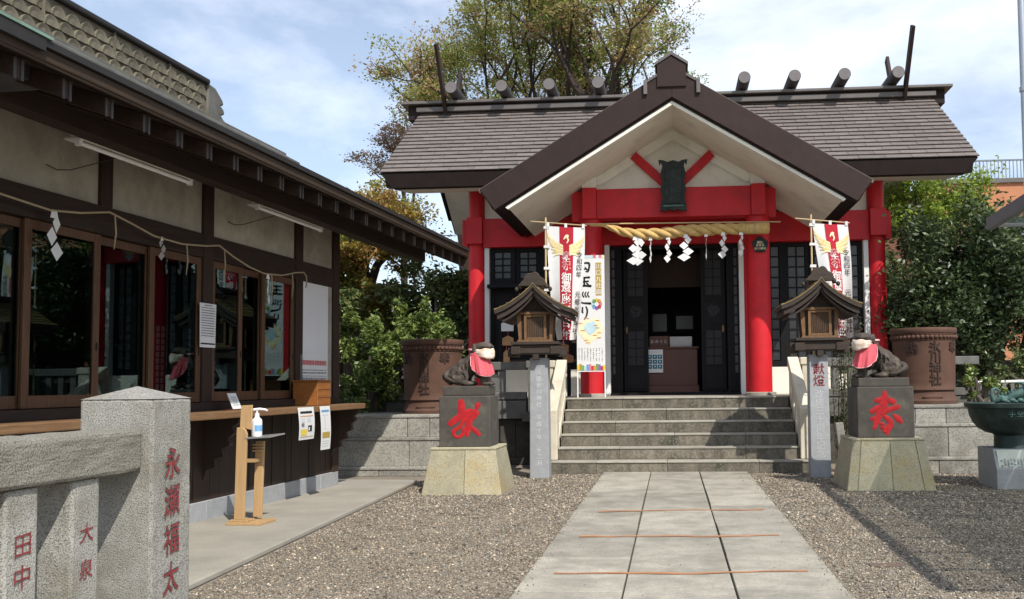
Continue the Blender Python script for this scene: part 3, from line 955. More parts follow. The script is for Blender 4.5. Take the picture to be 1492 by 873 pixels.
for s in (-1, 1):
    for d in (1.52, 2.55, 3.56, 4.64):
        lx = XC + s * d
        m = MB().tube([(lx, 18.98, 7.66), (lx, 20.42, 7.66)], 0.128, 20)
        lg = m.build('ridge_log', 'roof_brown', roof, smooth=True)
        MB().tube([(lx, 18.968, 7.66), (lx, 18.981, 7.66)], 0.118, 20).build('log_end_cap', 'log_end', lg) if False else None
        MB().tube([(lx, 18.966, 7.66), (lx, 18.981, 7.66)], 0.120, 20).build('ridge_log_cap', 'log_end', roof)
    # crossed finials
    cx = XC + s * 4.86
    for sg, dx in ((-1, 0.0), (1, -0.075 * s)):
        m = MB()
        a = Vector((cx + dx, YR + sg * 0.26, 7.27))
        b = Vector((cx + dx + s * 0.03, YR + sg * 0.98, 8.52))
        d = (b - a).normalized()
        nrm = Vector((0, -d.z, d.y)) * 0.085
        hx = Vector((0.034, 0, 0))
        q = [a - nrm - hx, a + nrm - hx, b + nrm - hx, b - nrm - hx]
        q2 = [p + hx * 2 for p in q]
        m.add([tuple(p) for p in q + q2], [(0, 1, 2, 3), (7, 6, 5, 4), (0, 4, 5, 1), (1, 5, 6, 2), (2, 6, 7, 3), (3, 7, 4, 0)])
        m.build('crossed_finial', 'barge_brown', roof, bevel=0.006)

# porch roof: thick gable slab
YP, ZA = 14.9, 6.53
T0 = 0.575
tipx, tipz = 3.18, 4.59


def slab(s, y0, y1, o0, o1, xe0, xe1):
    """gable leg between vertical offsets o0 (upper) and o1 (lower) below the roof plane; ends at xe0/xe1"""
    zt = lambda xx, o: ZA - 0.61 * xx - o
    P_ = [(0, zt(0, o0)), (xe0, zt(xe0, o0)), (xe1, zt(xe1, o1)), (0, zt(0, o1))]
    return [(XC + s * a_, b_) for a_, b_ in P_]


for s in (-1, 1):
    def pr(mb_poly, y0, y1):
        return MB().prism(mb_poly if s < 0 else mb_poly[::-1], y0, y1, 'y')
    pg = pr(slab(s, 0, 0, 0.06, 0.44, 3.14, 2.98), YP + 0.03, 18.9).build('porch_roof', 'fascia_dark', sh)
    pr(slab(s, 0, 0, 0.0, 0.50, 3.18, 2.93), YP, YP + 0.10).build('bargeboard', 'barge_brown', pg, bevel=0.008)
    pr(slab(s, 0, 0, -0.01, 0.058, 3.2, 3.18), YP + 0.02, 18.95).build('porch_roofing', 'shingle', pg)
    pr(slab(s, 0, 0, 0.446, 0.53, 2.90, 2.86), YP + 0.05, 18.0).build('eave_strip', 'fascia_dark', pg)
    pr(slab(s, 0, 0, 0.50, 0.60, 2.77, 2.71), YP + 0.09, 18.05).build('soffit', 'white_plaster', pg)
    pr(slab(s, 0, 0, 0.55, 0.606, 2.765, 2.72), YP + 0.065, YP + 0.16).build('soffit_edge', 'white_plaster', pg)
# ridge ornament of the porch
def pent(w, zlo, zsh, zpk):
    return [(XC - w, zlo), (XC + w, zlo), (XC + w, zsh), (XC, zpk), (XC - w, zsh)]
MB().prism(pent(0.40, 6.1, 6.32, 6.56), YP + 0.015, 18.6, 'y').build('porch_ridge', 'barge_brown', sh)
MB().prism([(XC - 0.43, 6.26), (XC, 6.52), (XC + 0.43, 6.26), (XC + 0.43, 6.305), (XC, 6.565), (XC - 0.43, 6.305)], YP - 0.02, 18.6, 'y').build('porch_ridge_cap', 'ridge_metal', sh)
MB().prism(pent(0.235, 6.2, 6.56, 6.70), YP - 0.03, 18.7, 'y').build('porch_ridge', 'barge_brown', sh)
MB().prism([(XC - 0.27, 6.55), (XC, 6.72), (XC + 0.27, 6.55), (XC + 0.27, 6.595), (XC, 6.775), (XC - 0.27, 6.595)], YP - 0.05, 18.8, 'y').build('porch_ridge_cap', 'ridge_metal', sh)
for s in (-1, 1):
    xa, xb = sorted((XC + s * 0.40, XC + s * 0.46))
    MB().box(xa, xb, YP - 0.05, YP + 0.25, 6.08, 6.31).build('ridge_end_plate', 'ridge_metal', sh)

# porch pillars and beam
YPP = 16.6
for s in (-1, 1):
    px = XC + s * 1.50
    MB().lathe([(0.205, PZ + 0.06), (0.205, 4.36)], 36, (px, YPP, 0)).build('porch_pillar', 'red_paint', sh, smooth=True)
    MB().lathe([(0.27, PZ + 0.001), (0.27, PZ + 0.05), (0.25, PZ + 0.06)], 36, (px, YPP, 0)).build('pillar_base', 'tread', sh, smooth=30)
    MB().box(px - 0.125, px + 0.125, YPP - 0.27, YPP + 0.2, 4.32, 4.88).build('pillar_block', 'red_paint', sh, bevel=0.008)
    MB().box(px - 0.128, px + 0.128, YPP - 0.20, YPP + 0.15, 4.881, 5.33).build('bearing_block', 'white_plaster', sh)
    MB().box(*sorted((px + s * 0.125, px + s * 0.33)), YPP - 0.04, YPP + 0.2, 4.31, 4.86).build('beam_nose', 'red_paint', sh, bevel=0.008)
    MB().box(px - 0.12, px + 0.12, YPP + 0.21, YW - 0.175, 4.34, 4.80).build('tie_beam', 'red_paint', sh)
    # struts of the gable
    a = (XC + s * 0.70, 5.47)
    b = (XC + s * 0.13, 4.93)
    d = Vector((b[0] - a[0], b[1] - a[1])).normalized()
    nn = Vector((-d.y, d.x)) * 0.075
    q = [(a[0] - nn.x, a[1] - nn.y), (a[0] + nn.x, a[1] + nn.y), (b[0] + nn.x, b[1] + nn.y), (b[0] - nn.x, b[1] - nn.y)]
    MB().prism(q, YPP - 0.16, YPP - 0.06, 'y').build('gable_strut', 'red_paint', sh)
MB().box(XC - 1.374, XC + 1.374, YPP - 0.19, YPP + 0.12, 4.33, 4.86).build('porch_beam', 'red_paint', sh, bevel=0.008)
MB().prism([(XC - 1.37, 4.86), (XC + 1.37, 4.86), (XC + 1.37, 5.10), (XC, 5.93), (XC - 1.37, 5.10)], YPP - 0.07, YPP + 0.1, 'y').build('gable_panel', 'white_plaster', sh)
MB().add([(XC + 1.65, YPP - 0.05, 4.99), (XC, YPP - 0.05, 5.99), (XC - 1.65, YPP - 0.05, 4.99), (XC - 1.3, YPP - 0.05, 4.95), (XC, YPP - 0.05, 5.74), (XC + 1.3, YPP - 0.05, 4.95)],
         [(0, 1, 4, 5), (1, 2, 3, 4)]).map(lambda x, y, z: (x, y - 0.06, z)).build('gable_trim', 'white_plaster', sh)

# ---------------------------------------------------------------- things on the shrine
# name plaque under the gable
t = thing('name_plaque', 'dark green carved wooden name plaque under the white gable', 'plaque', (XC, 16.25, 4.4))
m = MB()
cx = 0.075
out = []
W0, W1, Z0, Z1 = 0.215, 0.205, 4.43, 5.24
zs_ = np.linspace(0, 1, 13)
right = [(cx + (W0 + (W1 - W0) * q) + 0.018 * math.sin(q * 19), Z0 + (Z1 - Z0) * q) for q in zs_]
left = [(2 * cx - p[0], p[1]) for p in right[::-1]]
top = [(cx + 0.235, 5.19), (cx + 0.255, 5.28), (cx + 0.16, 5.27), (cx + 0.10, 5.24), (cx, 5.27), (cx - 0.10, 5.24), (cx - 0.16, 5.27), (cx - 0.255, 5.28), (cx - 0.235, 5.19)]
bot = [(cx - 0.23, 4.45), (cx - 0.235, 4.40), (cx - 0.12, 4.40), (cx - 0.09, 4.43), (cx, 4.405), (cx + 0.09, 4.43), (cx + 0.12, 4.40), (cx + 0.235, 4.40), (cx + 0.23, 4.45)]
tilt = lambda x, y, z: (x, y - (z - 4.4) * 0.16, z)
m.prism(right + top + left + bot, 16.20, 16.27, 'y').map(tilt)
pq = m.build('frame', 'plaque_green', t, bevel=0.01)
MB().box(cx - 0.15, cx + 0.15, 16.18, 16.21, 4.52, 5.13).map(tilt).build('board', 'plaque_green', t, bevel=0.008)
m = MB()
letters(m, '氷川神社', lambda u, v: tilt(cx + u, 16.172, 5.03 - v), 0.13, 0.14, 0.01)
m.build('lettering', 'plaque_letter', t)
MB().prism([(cx - 0.2, 4.47), (cx + 0.2, 4.47), (cx + 0.16, 4.50), (cx - 0.16, 4.50)], 16.185, 16.2, 'y').map(tilt).build('lower_edge', 'bronze_patina', t)

# straw rope over the entrance
t = thing('straw_rope', 'thick twisted straw rope hung across the shrine entrance', 'rope', (XC, 16.15, 3.9))
ctl = [(-1.40, 4.165, 0.018), (-1.15, 4.15, 0.028), (-1.0, 4.10, 0.055), (-0.8, 4.03, 0.075), (-0.55, 3.985, 0.09), (-0.2, 3.985, 0.095), (0.29, 4.025, 0.10), (0.8, 4.04, 0.095), (1.30, 4.04, 0.09)]


def rope_at(q):
    f_ = q * (len(ctl) - 1)
    i = min(int(f_), len(ctl) - 2)
    u = f_ - i
    p0, p1, p2, p3 = ctl[max(i - 1, 0)], ctl[i], ctl[i + 1], ctl[min(i + 2, len(ctl) - 1)]
    c = [0.5 * (2 * p1[j] + (p2[j] - p0[j]) * u + (2 * p0[j] - 5 * p1[j] + 4 * p2[j] - p3[j]) * u * u + (3 * p1[j] - p0[j] - 3 * p2[j] + p3[j]) * u ** 3) for j in range(3)]
    return c


for k in range(3):
    pts, rad = [], []
    for i in range(110):
        q = i / 109
        x_, z_, r_ = rope_at(q)
        aa = -(x_ + 1.4) * 9.5 + k * 2.094
        pts.append((x_, 16.13 + r_ * 0.55 * math.sin(aa), z_ + r_ * 0.55 * math.cos(aa)))
        rad.append(r_ * 0.58)
    MB().tube(pts, rad, 10).build('strand', 'straw', t, smooth=True)
MB().tube([(1.26, 16.13, 4.04), (1.45, 16.13, 4.04), (1.70, 16.13, 4.045), (1.725, 16.13, 4.045)], [0.092, 0.098, 0.105, 0.09], 20).build('bound_end', 'straw', t, smooth=35)
for xx in (1.30, 1.46):
    MB().tube([(xx, 16.13, 4.04), (xx + 0.02, 16.13, 4.04)], 0.101, 20).build('binding', 'rope_fibre', t, smooth=35)
MB().tube([(-1.55, 16.2, 4.2), (1.93, 16.2, 4.16)], 0.012, 8).build('hanging_rod', 'bamboo', t)

# zigzag paper streamers
def shide(loc, hgt, wid, turn, label, group, rz=0.0, parts=3):
    t = thing('paper_streamer', label, 'streamer', loc, rz, group, local=True)
    m = MB()
    hh = hgt / (parts + 0.6)
    pth = 0.0
    z = 0.0
    MB().add([(-wid * 0.12, 0, 0), (wid * 0.12, 0, 0), (wid * 0.2, 0, -hh * 0.6), (-wid * 0.2, 0, -hh * 0.6)], [(0, 1, 2, 3)]).build('tab', 'paper', t)
    ca, sa = math.cos(turn), math.sin(turn)
    for i in range(parts):
        sgn = -1 if i % 2 else 1
        sc = 0.62 + 0.19 * i
        w = wid * 0.42 * sc
        c = sgn * wid * 0.16
        z0 = -hh * (0.5 + i)
        y0 = -0.004 * i
        q = [(c, z0 + hh * 0.25), (c + w, z0 - hh * 0.42), (c, z0 - hh * 1.12), (c - w, z0 - hh * 0.42)]
        MB().add([(a_ * ca, y0 + a_ * sa, b_) for a_, b_ in q], [(0, 1, 2, 3)]).build('fold', 'paper', t)
    return t


G = 'paper streamers on the entrance rope'
for (x, hgt, wid, turn, lab) in (
        (-0.60, 0.50, 0.24, 0.1, 'broad white zigzag paper streamer hanging leftmost on the straw rope'),
        (-0.53, 0.50, 0.22, -0.2, 'white zigzag paper streamer overlapping the leftmost one on the straw rope'),
        (-0.335, 0.46, 0.16, 1.35, 'thin twisted paper streamer, third from the left on the straw rope'),
        (-0.03, 0.47, 0.19, 0.9, 'half turned paper streamer left of the middle of the straw rope'),
        (0.28, 0.47, 0.235, 0.15, 'broad white paper streamer at the middle of the straw rope'),
        (0.63, 0.47, 0.16, 1.42, 'edge-on thread thin paper streamer right of the middle of the straw rope'),
        (0.925, 0.46, 0.20, 0.7, 'white paper streamer second from the right on the straw rope'),
        (1.235, 0.44, 0.19, 1.0, 'narrow paper streamer rightmost on the straw rope by the red pillar')):
    z_ = np.interp(x, [c[0] for c in ctl], [c[1] - c[2] for c in ctl])
    shide((x, 16.07, float(z_) + 0.03), hgt, wid, turn, lab, G, parts=4)

# five-sided wooden emblem on the right porch pillar
t = thing('emblem_board', 'small dark green flower shaped board with gold writing on the red pillar', 'sign', (1.585, 16.33, 3.65))
pol = []
for k in range(10):
    a_ = math.pi / 2 + k * math.pi / 5
    r_ = 0.155 if k % 2 == 0 else 0.132
    pol.append((1.585 + r_ * math.cos(a_), 3.79 + r_ * math.sin(a_)))
MB().prism(pol[::-1], 16.345, 16.38, 'y').build('board', 'plaque_green', t, bevel=0.008)
m = MB()
for (tx, zz, sz, dx) in (('祭礼', 3.825, 0.06, 0.055), ('委員会', 3.775, 0.042, 0.05), ('氷川神社', 3.72, 0.05, 0.052)):
    for i, ch in enumerate(tx):
        letters(m, ch, lambda u, v: (1.585 + (i - (len(tx) - 1) / 2) * dx + u, 16.342, zz - v), sz, 0, 0.01)
m.build('lettering', 'cloth_pale_gold', t)
m = MB()
for k in range(5):
    a_ = math.pi / 2 + k * 2 * math.pi / 5
    m.ball((1.585 + 0.022 * math.cos(a_), 16.343, 3.885 + 0.022 * math.sin(a_)), (0.014, 0.006, 0.014), 8, 6)
m.build('flower_mark', 'plaque_letter', t)

# offering chest in the doorway
t = thing('offering_chest', 'brown wooden offering chest standing in the dark doorway', 'chest', (0.02, 18.65, 1.2))
MB().box(-0.47, 0.51, 18.42, 18.9, 1.32, 2.05).build('front', 'offer_wood', t, bevel=0.008)
MB().box(-0.5, 0.54, 18.39, 18.93, 1.19, 1.32).build('plinth', 'offer_wood', t, bevel=0.01)
MB().box(-0.5, 0.54, 18.38, 18.94, 2.05, 2.09).build('top_board', 'offer_wood', t, bevel=0.008)
for s in (-0.16, 0.2):
    MB().box(s - 0.012, s + 0.012, 18.408, 18.421, 1.321, 2.049).build('batten', 'offer_wood', t)
o = MB().box(-0.44, -0.05, 18.5, 18.75, 2.092, 2.31).build('fortune_box', 'box_wood', bevel=0.008)
o.data.materials[0] = MATS['offer_wood']
solo(o, 'small brown wooden box at the left on top of the offering chest', 'box')
m = MB()
for i, ch in enumerate('おみくじ'):
    letters(m, ch, lambda u, v: (-0.38 + i * 0.09 + u, 18.496, 2.2 - v), 0.075, 0, 0.004)
m.build('lettering', 'carve_pale', o)
t = thing('case', 'pale grey ribbed case at the right on top of the offering chest', 'case', (0.19, 18.6, 2.09))
MB().box(-0.03, 0.41, 18.47, 18.75, 2.092, 2.29).build('body', 'paper_dim', t, bevel=0.008)
m = MB()
for i in range(22):
    m.box(-0.02 + i * 0.0195, -0.012 + i * 0.0195, 18.466, 18.469, 2.10, 2.28)
m.build('ribs', 'ink_grey', t)
t = thing('notice_sheet', 'white notice with nine teal picture squares on the offering chest', 'notice', (-0.33, 18.38, 1.58))
MB().box(-0.5, -0.17, 18.366, 18.372, 1.58, 2.035).build('sheet', 'paper', t)
for r in range(3):
    for c in range(3):
        MB().box(-0.475 + c * 0.101, -0.387 + c * 0.101, 18.362, 18.3655, 1.655 + r * 0.098, 1.735 + r * 0.098).build('picture_square', 'ink_teal', t)
m = MB()
for r in range(3):
    for c in range(3):
        m.ball((-0.431 + c * 0.101, 18.361, 1.70 + r * 0.098), (0.02, 0.002, 0.018), 8, 4)
m.box(-0.46, -0.21, 18.362, 18.3655, 1.985, 1.995).box(-0.44, -0.24, 18.362, 18.3655, 1.965, 1.972)
m.build('print', 'ink_sky', t)

# banner flags
def banner(label, x, y, z_top, z_bot, w_top, lean, phase):
    t = thing('banner_flag', label, 'banner', (x, y, 0), group='festival banner flags beside the entrance')
    H = z_top - z_bot

    def F(u, v, off=0.0):
        """u 0..1 across, v 0..1 down -> world point; the foot is drawn in to one side"""
        q = v
        wv = w_top * (1 - 0.50 * q * q)
        xx = x + lean * q + u * wv + (w_top - wv) * 0.45
        yy = y + 0.06 * math.sin(phase + 3.2 * q * 2 + u * 2.2) * q + (0.02 + 0.075 * q) * q ** 0.5 * math.sin(u * 7.5 + phase + 1.5 * q) - off
        zz = z_top - q * H - 0.04 * u * (1 - q)
        return (xx, yy, zz)

    def sheet(u0, u1, v0, v1, off, nu=8, nv=26):
        m = MB()
        vs_ = [F(u0(i_ / nv) + (u1(i_ / nv) - u0(i_ / nv)) * j / nu if callable(u0) else u0 + (u1 - u0) * j / nu, v0 + (v1 - v0) * i_ / nv, off) for i_ in range(nv + 1) for j in range(nu + 1)]
        fs = [(i_ * (nu + 1) + j, (i_ + 1) * (nu + 1) + j, (i_ + 1) * (nu + 1) + j + 1, i_ * (nu + 1) + j + 1) for i_ in range(nv) for j in range(nu)]
        return m.add(vs_, fs)
    cl = sheet(0.0, 1.0, 0.0, 1.0, 0.0).build('cloth', 'cloth_white', t, smooth=True)
    for sg_ in (1,):
        sheet(0.33, 0.70, 0.0, 1.0, 0.005).build('red_band', 'cloth_red', cl, smooth=True)
    # wings
    mw, mg = MB(), MB()
    for s_, cu in ((-1, 0.40), (1, 0.62)):
        for k in range(7):
            a0 = 0.35 + k * 0.17
            ln = 0.42 - 0.03 * k
            pts = [(cu, 0.17 + 0.012 * k, 0.03), (cu + s_ * ln * 0.55, 0.165 + 0.013 * k - 0.03 * (1 - k / 8), 0.035), (cu + s_ * ln, 0.13 + 0.024 * k - 0.075 * (1 - k / 7), 0.012)]
            stroke(mw if k % 2 else mg, [(p_[0], p_[1] * 3.0, p_[2]) for p_ in pts], lambda u, v, w: F(min(max(u, 0.01), 0.99), v / 3.0, 0.009), 0.0, 3)
    mw.build('wing_print', 'cloth_gold', cl)
    mg.build('wing_print', 'cloth_pale_gold', cl)
    m = MB()
    stroke(m, [(0.45, 0.33, 0.012), (0.50, 0.25, 0.03), (0.56, 0.22, 0.035), (0.53, 0.30, 0.022), (0.58, 0.34, 0.02), (0.53, 0.43, 0.012)], lambda u, v, w: F(u, v / 3.0, 0.011), 0.0, 3)
    m.build('crest_print', 'cloth_pale_gold', cl)
    asp = w_top / H
    ww = lambda v: 1.0 / (1 - 0.50 * v * v)

    def put(m, text, uc, v0, size, pitch, bold, off=0.012):
        for i, ch in enumerate(text):
            if ch == ' ':
                continue
            vs_, fs = glyph(ch, bold)
            vc = v0 + i * pitch
            m.add([F(uc + a_ * size / w_top * ww(vc) * (1 - 0.35 * vc), vc - b_ * size / H, off) for a_, b_ in vs_], fs)
    m = MB()
    put(m, '奉祝', 0.515, 0.262, 0.155, 0.083, 0.035)
    m.build('lettering_outline', 'cloth_white', cl)
    m = MB()
    put(m, '奉祝', 0.515, 0.262, 0.15, 0.083, 0.008, 0.015)
    m.build('lettering', 'cloth_red', cl)
    m = MB()
    put(m, '御遷座四百年', 0.515, 0.435, 0.185, 0.103, 0.014)
    m.build('lettering', 'cloth_white', cl)
    m = MB()
    put(m, '令和四年', 0.865, 0.245, 0.105, 0.058, 0.004)
    put(m, '元郷氷川神社', 0.865, 0.60, 0.11, 0.064, 0.004)
    m.build('lettering', 'ink_black', cl)
    # pole, arm and loops
    MB().tube([(x - 0.035, y + 0.02, 0.0), (x - 0.02, y + 0.02, z_top + 0.14)], 0.014, 10).build('pole', 'bamboo', t, smooth=True)
    MB().tube([(x - 0.26, y + 0.01, z_top + 0.085), (x + w_top + 0.03, y + 0.01, z_top - 0.005)], 0.009, 8).build('cross_arm', 'bamboo', t, smooth=True)
    for u in (0.03, 0.5, 0.96):
        p_ = F(u, 0)
        MB().box(p_[0] - 0.02, p_[0] + 0.02, p_[1] - 0.012, p_[1] + 0.03, p_[2] - 0.01, p_[2] + 0.055).build('loop', 'cloth_white', t)
    for v in (0.0, 0.17, 0.36, 0.55):
        MB().box(x - 0.05, x + 0.04, y - 0.004, y + 0.04, z_top - v * H - 0.04, z_top - v * H).build('loop', 'cloth_white', t)
    return t


banner('white and red festival banner flag left of the entrance behind the wooden lantern', -1.925, 14.35, 3.86, 2.07, 0.60, 0.0, 0.4)
banner('white and red festival banner flag right of the entrance behind the wooden lantern', 2.19, 14.3, 3.80, 2.03, 0.53, 0.16, 1.5)

# standing panel
t = thing('panel_stand', 'tall white standing panel with black brush writing and map beside the entrance', 'sign', (-1.39, 15.95, 1.14))
BX0, BX1, BY = -1.625, -1.135, 15.9
MB().box(BX0, BX1, BY, BY + 0.012, 1.60, 3.60).build('panel', 'paper', t)
for xx in (BX0, BX1 - 0.018):
    MB().box(xx, xx + 0.018, BY + 0.0, BY + 0.018, 1.141, 1.60).build('leg', 'plastic_white', t)
MB().box(BX0, BX1, BY + 0.002, BY + 0.017, 1.585, 1.605).build('crossbar', 'plastic_white', t)
bp = lambda u, v, w=0.0: (BX0 + u, BY - 0.003 - w * 0.0, 3.60 - v)
for i, mt in enumerate(['ink_yellow', 'ink_gold', 'ink_green', 'ink_sky', 'ink_blue', 'ink_pink', 'ink_red', 'ink_orange', 'ink_green', 'ink_purple', 'ink_red', 'ink_yellow']):
    w = (BX1 - BX0) / 12
    MB().box(BX0 + i * w, BX0 + (i + 1) * w, BY - 0.003, BY - 0.001, 1.605, 1.70 + 0.02 * math.sin(i * 1.7)).build('colour_stripe', mt, t)
for i, mt in enumerate(['cloth_pale_gold', 'ink_yellow', 'cloth_pale_gold', 'ink_sky', 'ink_pale', 'ink_sky', 'ink_pink', 'paper', 'ink_pink', 'cloth_pale_gold']):
    w = (BX1 - BX0) / 10
    MB().box(BX0 + i * w, BX0 + (i + 1) * w, BY - 0.003, BY - 0.001, 3.55, 3.60).build('colour_stripe', mt, t)
m = MB()
S = lambda *a: stroke(m, [(p_[0] / 1000, p_[1] / 1000, p_[2] / 1000) for p_ in a], bp, 0.0, 4)
# first character
S((120, 95, 16), (95, 165, 20), (45, 215, 8))
S((100, 140, 14), (225, 128, 20), (232, 190, 17), (205, 290, 18), (165, 280, 8))
S((130, 190, 12), (95, 245, 15), (160, 238, 11))
S((160, 215, 12), (185, 250, 14))
# second
S((55, 400, 14), (140, 388, 15), (225, 385, 18))
S((70, 465, 13), (205, 452, 16))
S((140, 390, 15), (138, 530, 17))
S((40, 540, 17), (150, 528, 17), (245, 535, 22))
S((180, 485, 12), (205, 508, 14))
# third
for dx in (0, 45, 90):
    S((120 + dx, 640, 11), (98 + dx, 680, 12), (128 + dx, 725, 12))
S((50, 655, 12), (68, 680, 13))
S((35, 720, 12), (72, 722, 13), (60, 785, 13), (95, 830, 14), (240, 838, 20))
# fourth
S((105, 905, 13), (98, 985, 17), (112, 1000, 10))
S((165, 895, 12), (190, 955, 17), (175, 1050, 15), (130, 1115, 8))
m.build('lettering', 'ink_black', t)
MB().box(BX0 + 0.335, BX0 + 0.435, BY - 0.003, BY - 0.001, 2.90, 3.47).build('gold_tab', 'ink_gold', t)
m = MB()
letters(m, '川口九社詣', lambda u, v: (BX0 + 0.385 + u, BY - 0.005, 3.40 - v), 0.098, 0.108, 0.008)
m.build('lettering', 'cloth_white', t)
for k, mt in enumerate(['ink_pink', 'ink_orange', 'ink_yellow', 'ink_green', 'ink_sky', 'ink_blue', 'ink_purple', 'ink_red']):
    a_ = k * math.pi / 4
    c_ = (BX0 + 0.35 + 0.065 * math.cos(a_), 2.75 + 0.07 * math.sin(a_))
    MB().prism([(c_[0] + 0.033 * math.cos(j * 0.785), c_[1] + 0.036 * math.sin(j * 0.785)) for j in range(8)][::-1], BY - 0.004, BY - 0.001, 'y').build('petal', mt, t)
mp_ = [(0.05, 1.20), (0.14, 1.10), (0.22, 1.14), (0.33, 1.08), (0.42, 1.18), (0.46, 1.30), (0.40, 1.42), (0.30, 1.47), (0.2, 1.55), (0.12, 1.45), (0.03, 1.34)]
MB().prism([(BX0 + a_, 3.60 - b_) for a_, b_ in mp_], BY - 0.003, BY - 0.001, 'y').build('map_print', 'cloth_pale_gold', t)
MB().prism([(BX0 + 0.24 + (a_ - 0.24) * 0.55, 3.60 - (1.26 + (b_ - 1.3) * 0.55)) for a_, b_ in mp_], BY - 0.005, BY - 0.0032, 'y').build('map_print', 'ink_sky', t)
for i in range(11):
    u, v = R.uniform(0.03, 0.38), 1.1 + i * 0.042
    MB().box(BX0 + u, BX0 + u + 0.07, BY - 0.007, BY - 0.0055, 3.60 - v, 3.60 - v + 0.012).build('map_label', 'ink_orange', t)
m = MB()
for c in range(9):
    for r in range(13):
        if R.random() < 0.85:
            u, v = 0.03 + c * 0.05, 1.62 + r * 0.018
            m.box(BX0 + u, BX0 + u + R.uniform(0.008, 0.018), BY - 0.003, BY - 0.0015, 3.60 - v, 3.60 - v + 0.011)
m.build('small_print', 'ink_grey', t)

# votive tablets hung behind the lantern on the left
GE = 'votive tablets hung on the dark wall'
for i, (dx, z, h, w, mt, lab) in enumerate(((-3.14, 2.50, 0.2, 0.24, 'paper_dim', 'pale votive tablet topmost on the dark wall left of the lantern'),
                                   (-3.13, 2.22, 0.19, 0.22, 'ema_wood', 'brown roof shaped votive tablet in the middle on the dark wall left of the lantern'),
                                   (-3.16, 1.92, 0.26, 0.12, 'ema_wood', 'narrow votive tablet lowest on the dark wall left of the lantern'),
                                   (-1.99, 2.05, 0.16, 0.2, 'ema_wood', 'brown votive tablet right of the lantern body'),
                                   (-1.90, 1.85, 0.16, 0.19, 'ema_wood', 'brown votive tablet just above the cream stair rail'))):
    tt = thing('votive_tablet', lab, 'tablet', (dx, 17.6, z), 0, GE)
    yy = 17.6 if dx < -2.5 else 17.0
    MB().prism([(dx - w / 2, z - h / 2), (dx + w / 2, z - h / 2), (dx + w / 2, z + h * 0.25), (dx, z + h / 2), (dx - w / 2, z + h * 0.25)], yy, yy + 0.02, 'y').build('board', mt, tt, bevel=0.005)
    MB().tube([(dx, yy + 0.01, z + h / 2), (dx, yy + 0.012, z + h / 2 + 0.09)], 0.006, 6).build('cord', 'ink_red', tt)
t = thing('tablet_rack', 'dark wooden rack with rows of pegs behind the left lantern', 'rack', (-2.6, 17.65, 1.14))
for xx in (-3.32, -2.0):
    MB().box(xx, xx + 0.07, 17.64, 17.71, 1.141, 2.8).build('post', 'black_wood', t)
for zz in (1.75, 2.1, 2.45, 2.72):
    MB().box(-3.25, -1.7, 17.65, 17.70, zz + 0.06, zz + 0.10).build('peg_bar', 'dark_wood', t)

# ---------------------------------------------------------------- stone lantern posts with wooden lanterns
def stone_post(label, x, red, pale, pale_pitch, red_sz=0.17):
    t = thing('stone_post', label, 'stone post', (x, 13.7, 0), group='stone lantern posts')
    y0 = 13.56
    MB().add([(x - 0.142, y0, 0), (x + 0.142, y0, 0), (x + 0.142, y0 + 0.28, 0), (x - 0.142, y0 + 0.28, 0),
              (x - 0.132, y0, 1.77), (x + 0.132, y0, 1.77), (x + 0.132, y0 + 0.26, 1.77), (x - 0.132, y0 + 0.26, 1.77)],
             [(0, 3, 2, 1), (4, 5, 6, 7), (0, 1, 5, 4), (1, 2, 6, 5), (2, 3, 7, 6), (3, 0, 4, 7)]).build('shaft', 'granite_fine', t, bevel=0.01)
    z = 1.56
    if red:
        m = MB()
        letters(m, red, lambda u, v: (x + u, y0 - 0.003, z - v), red_sz, 0.17, 0.012)
        m.build('lettering', 'red_letter', t)
        z = 1.20
    m = MB()
    letters(m, pale, lambda u, v: (x - 0.0 + u, y0 - 0.003, z - v), 0.13 if red else 0.085, pale_pitch, 0.006)
    m.build('lettering', 'carve_pale', t)


stone_post('grey granite lantern post with red carved writing, right of the stairs', 2.115, '献燈', '改修三十周年記念', 0.122)
stone_post('grey granite lantern post with faint pale carved writing, left of the stairs', -1.955, '', '元郷氷川神社 平成十年 十二月', 0.095)


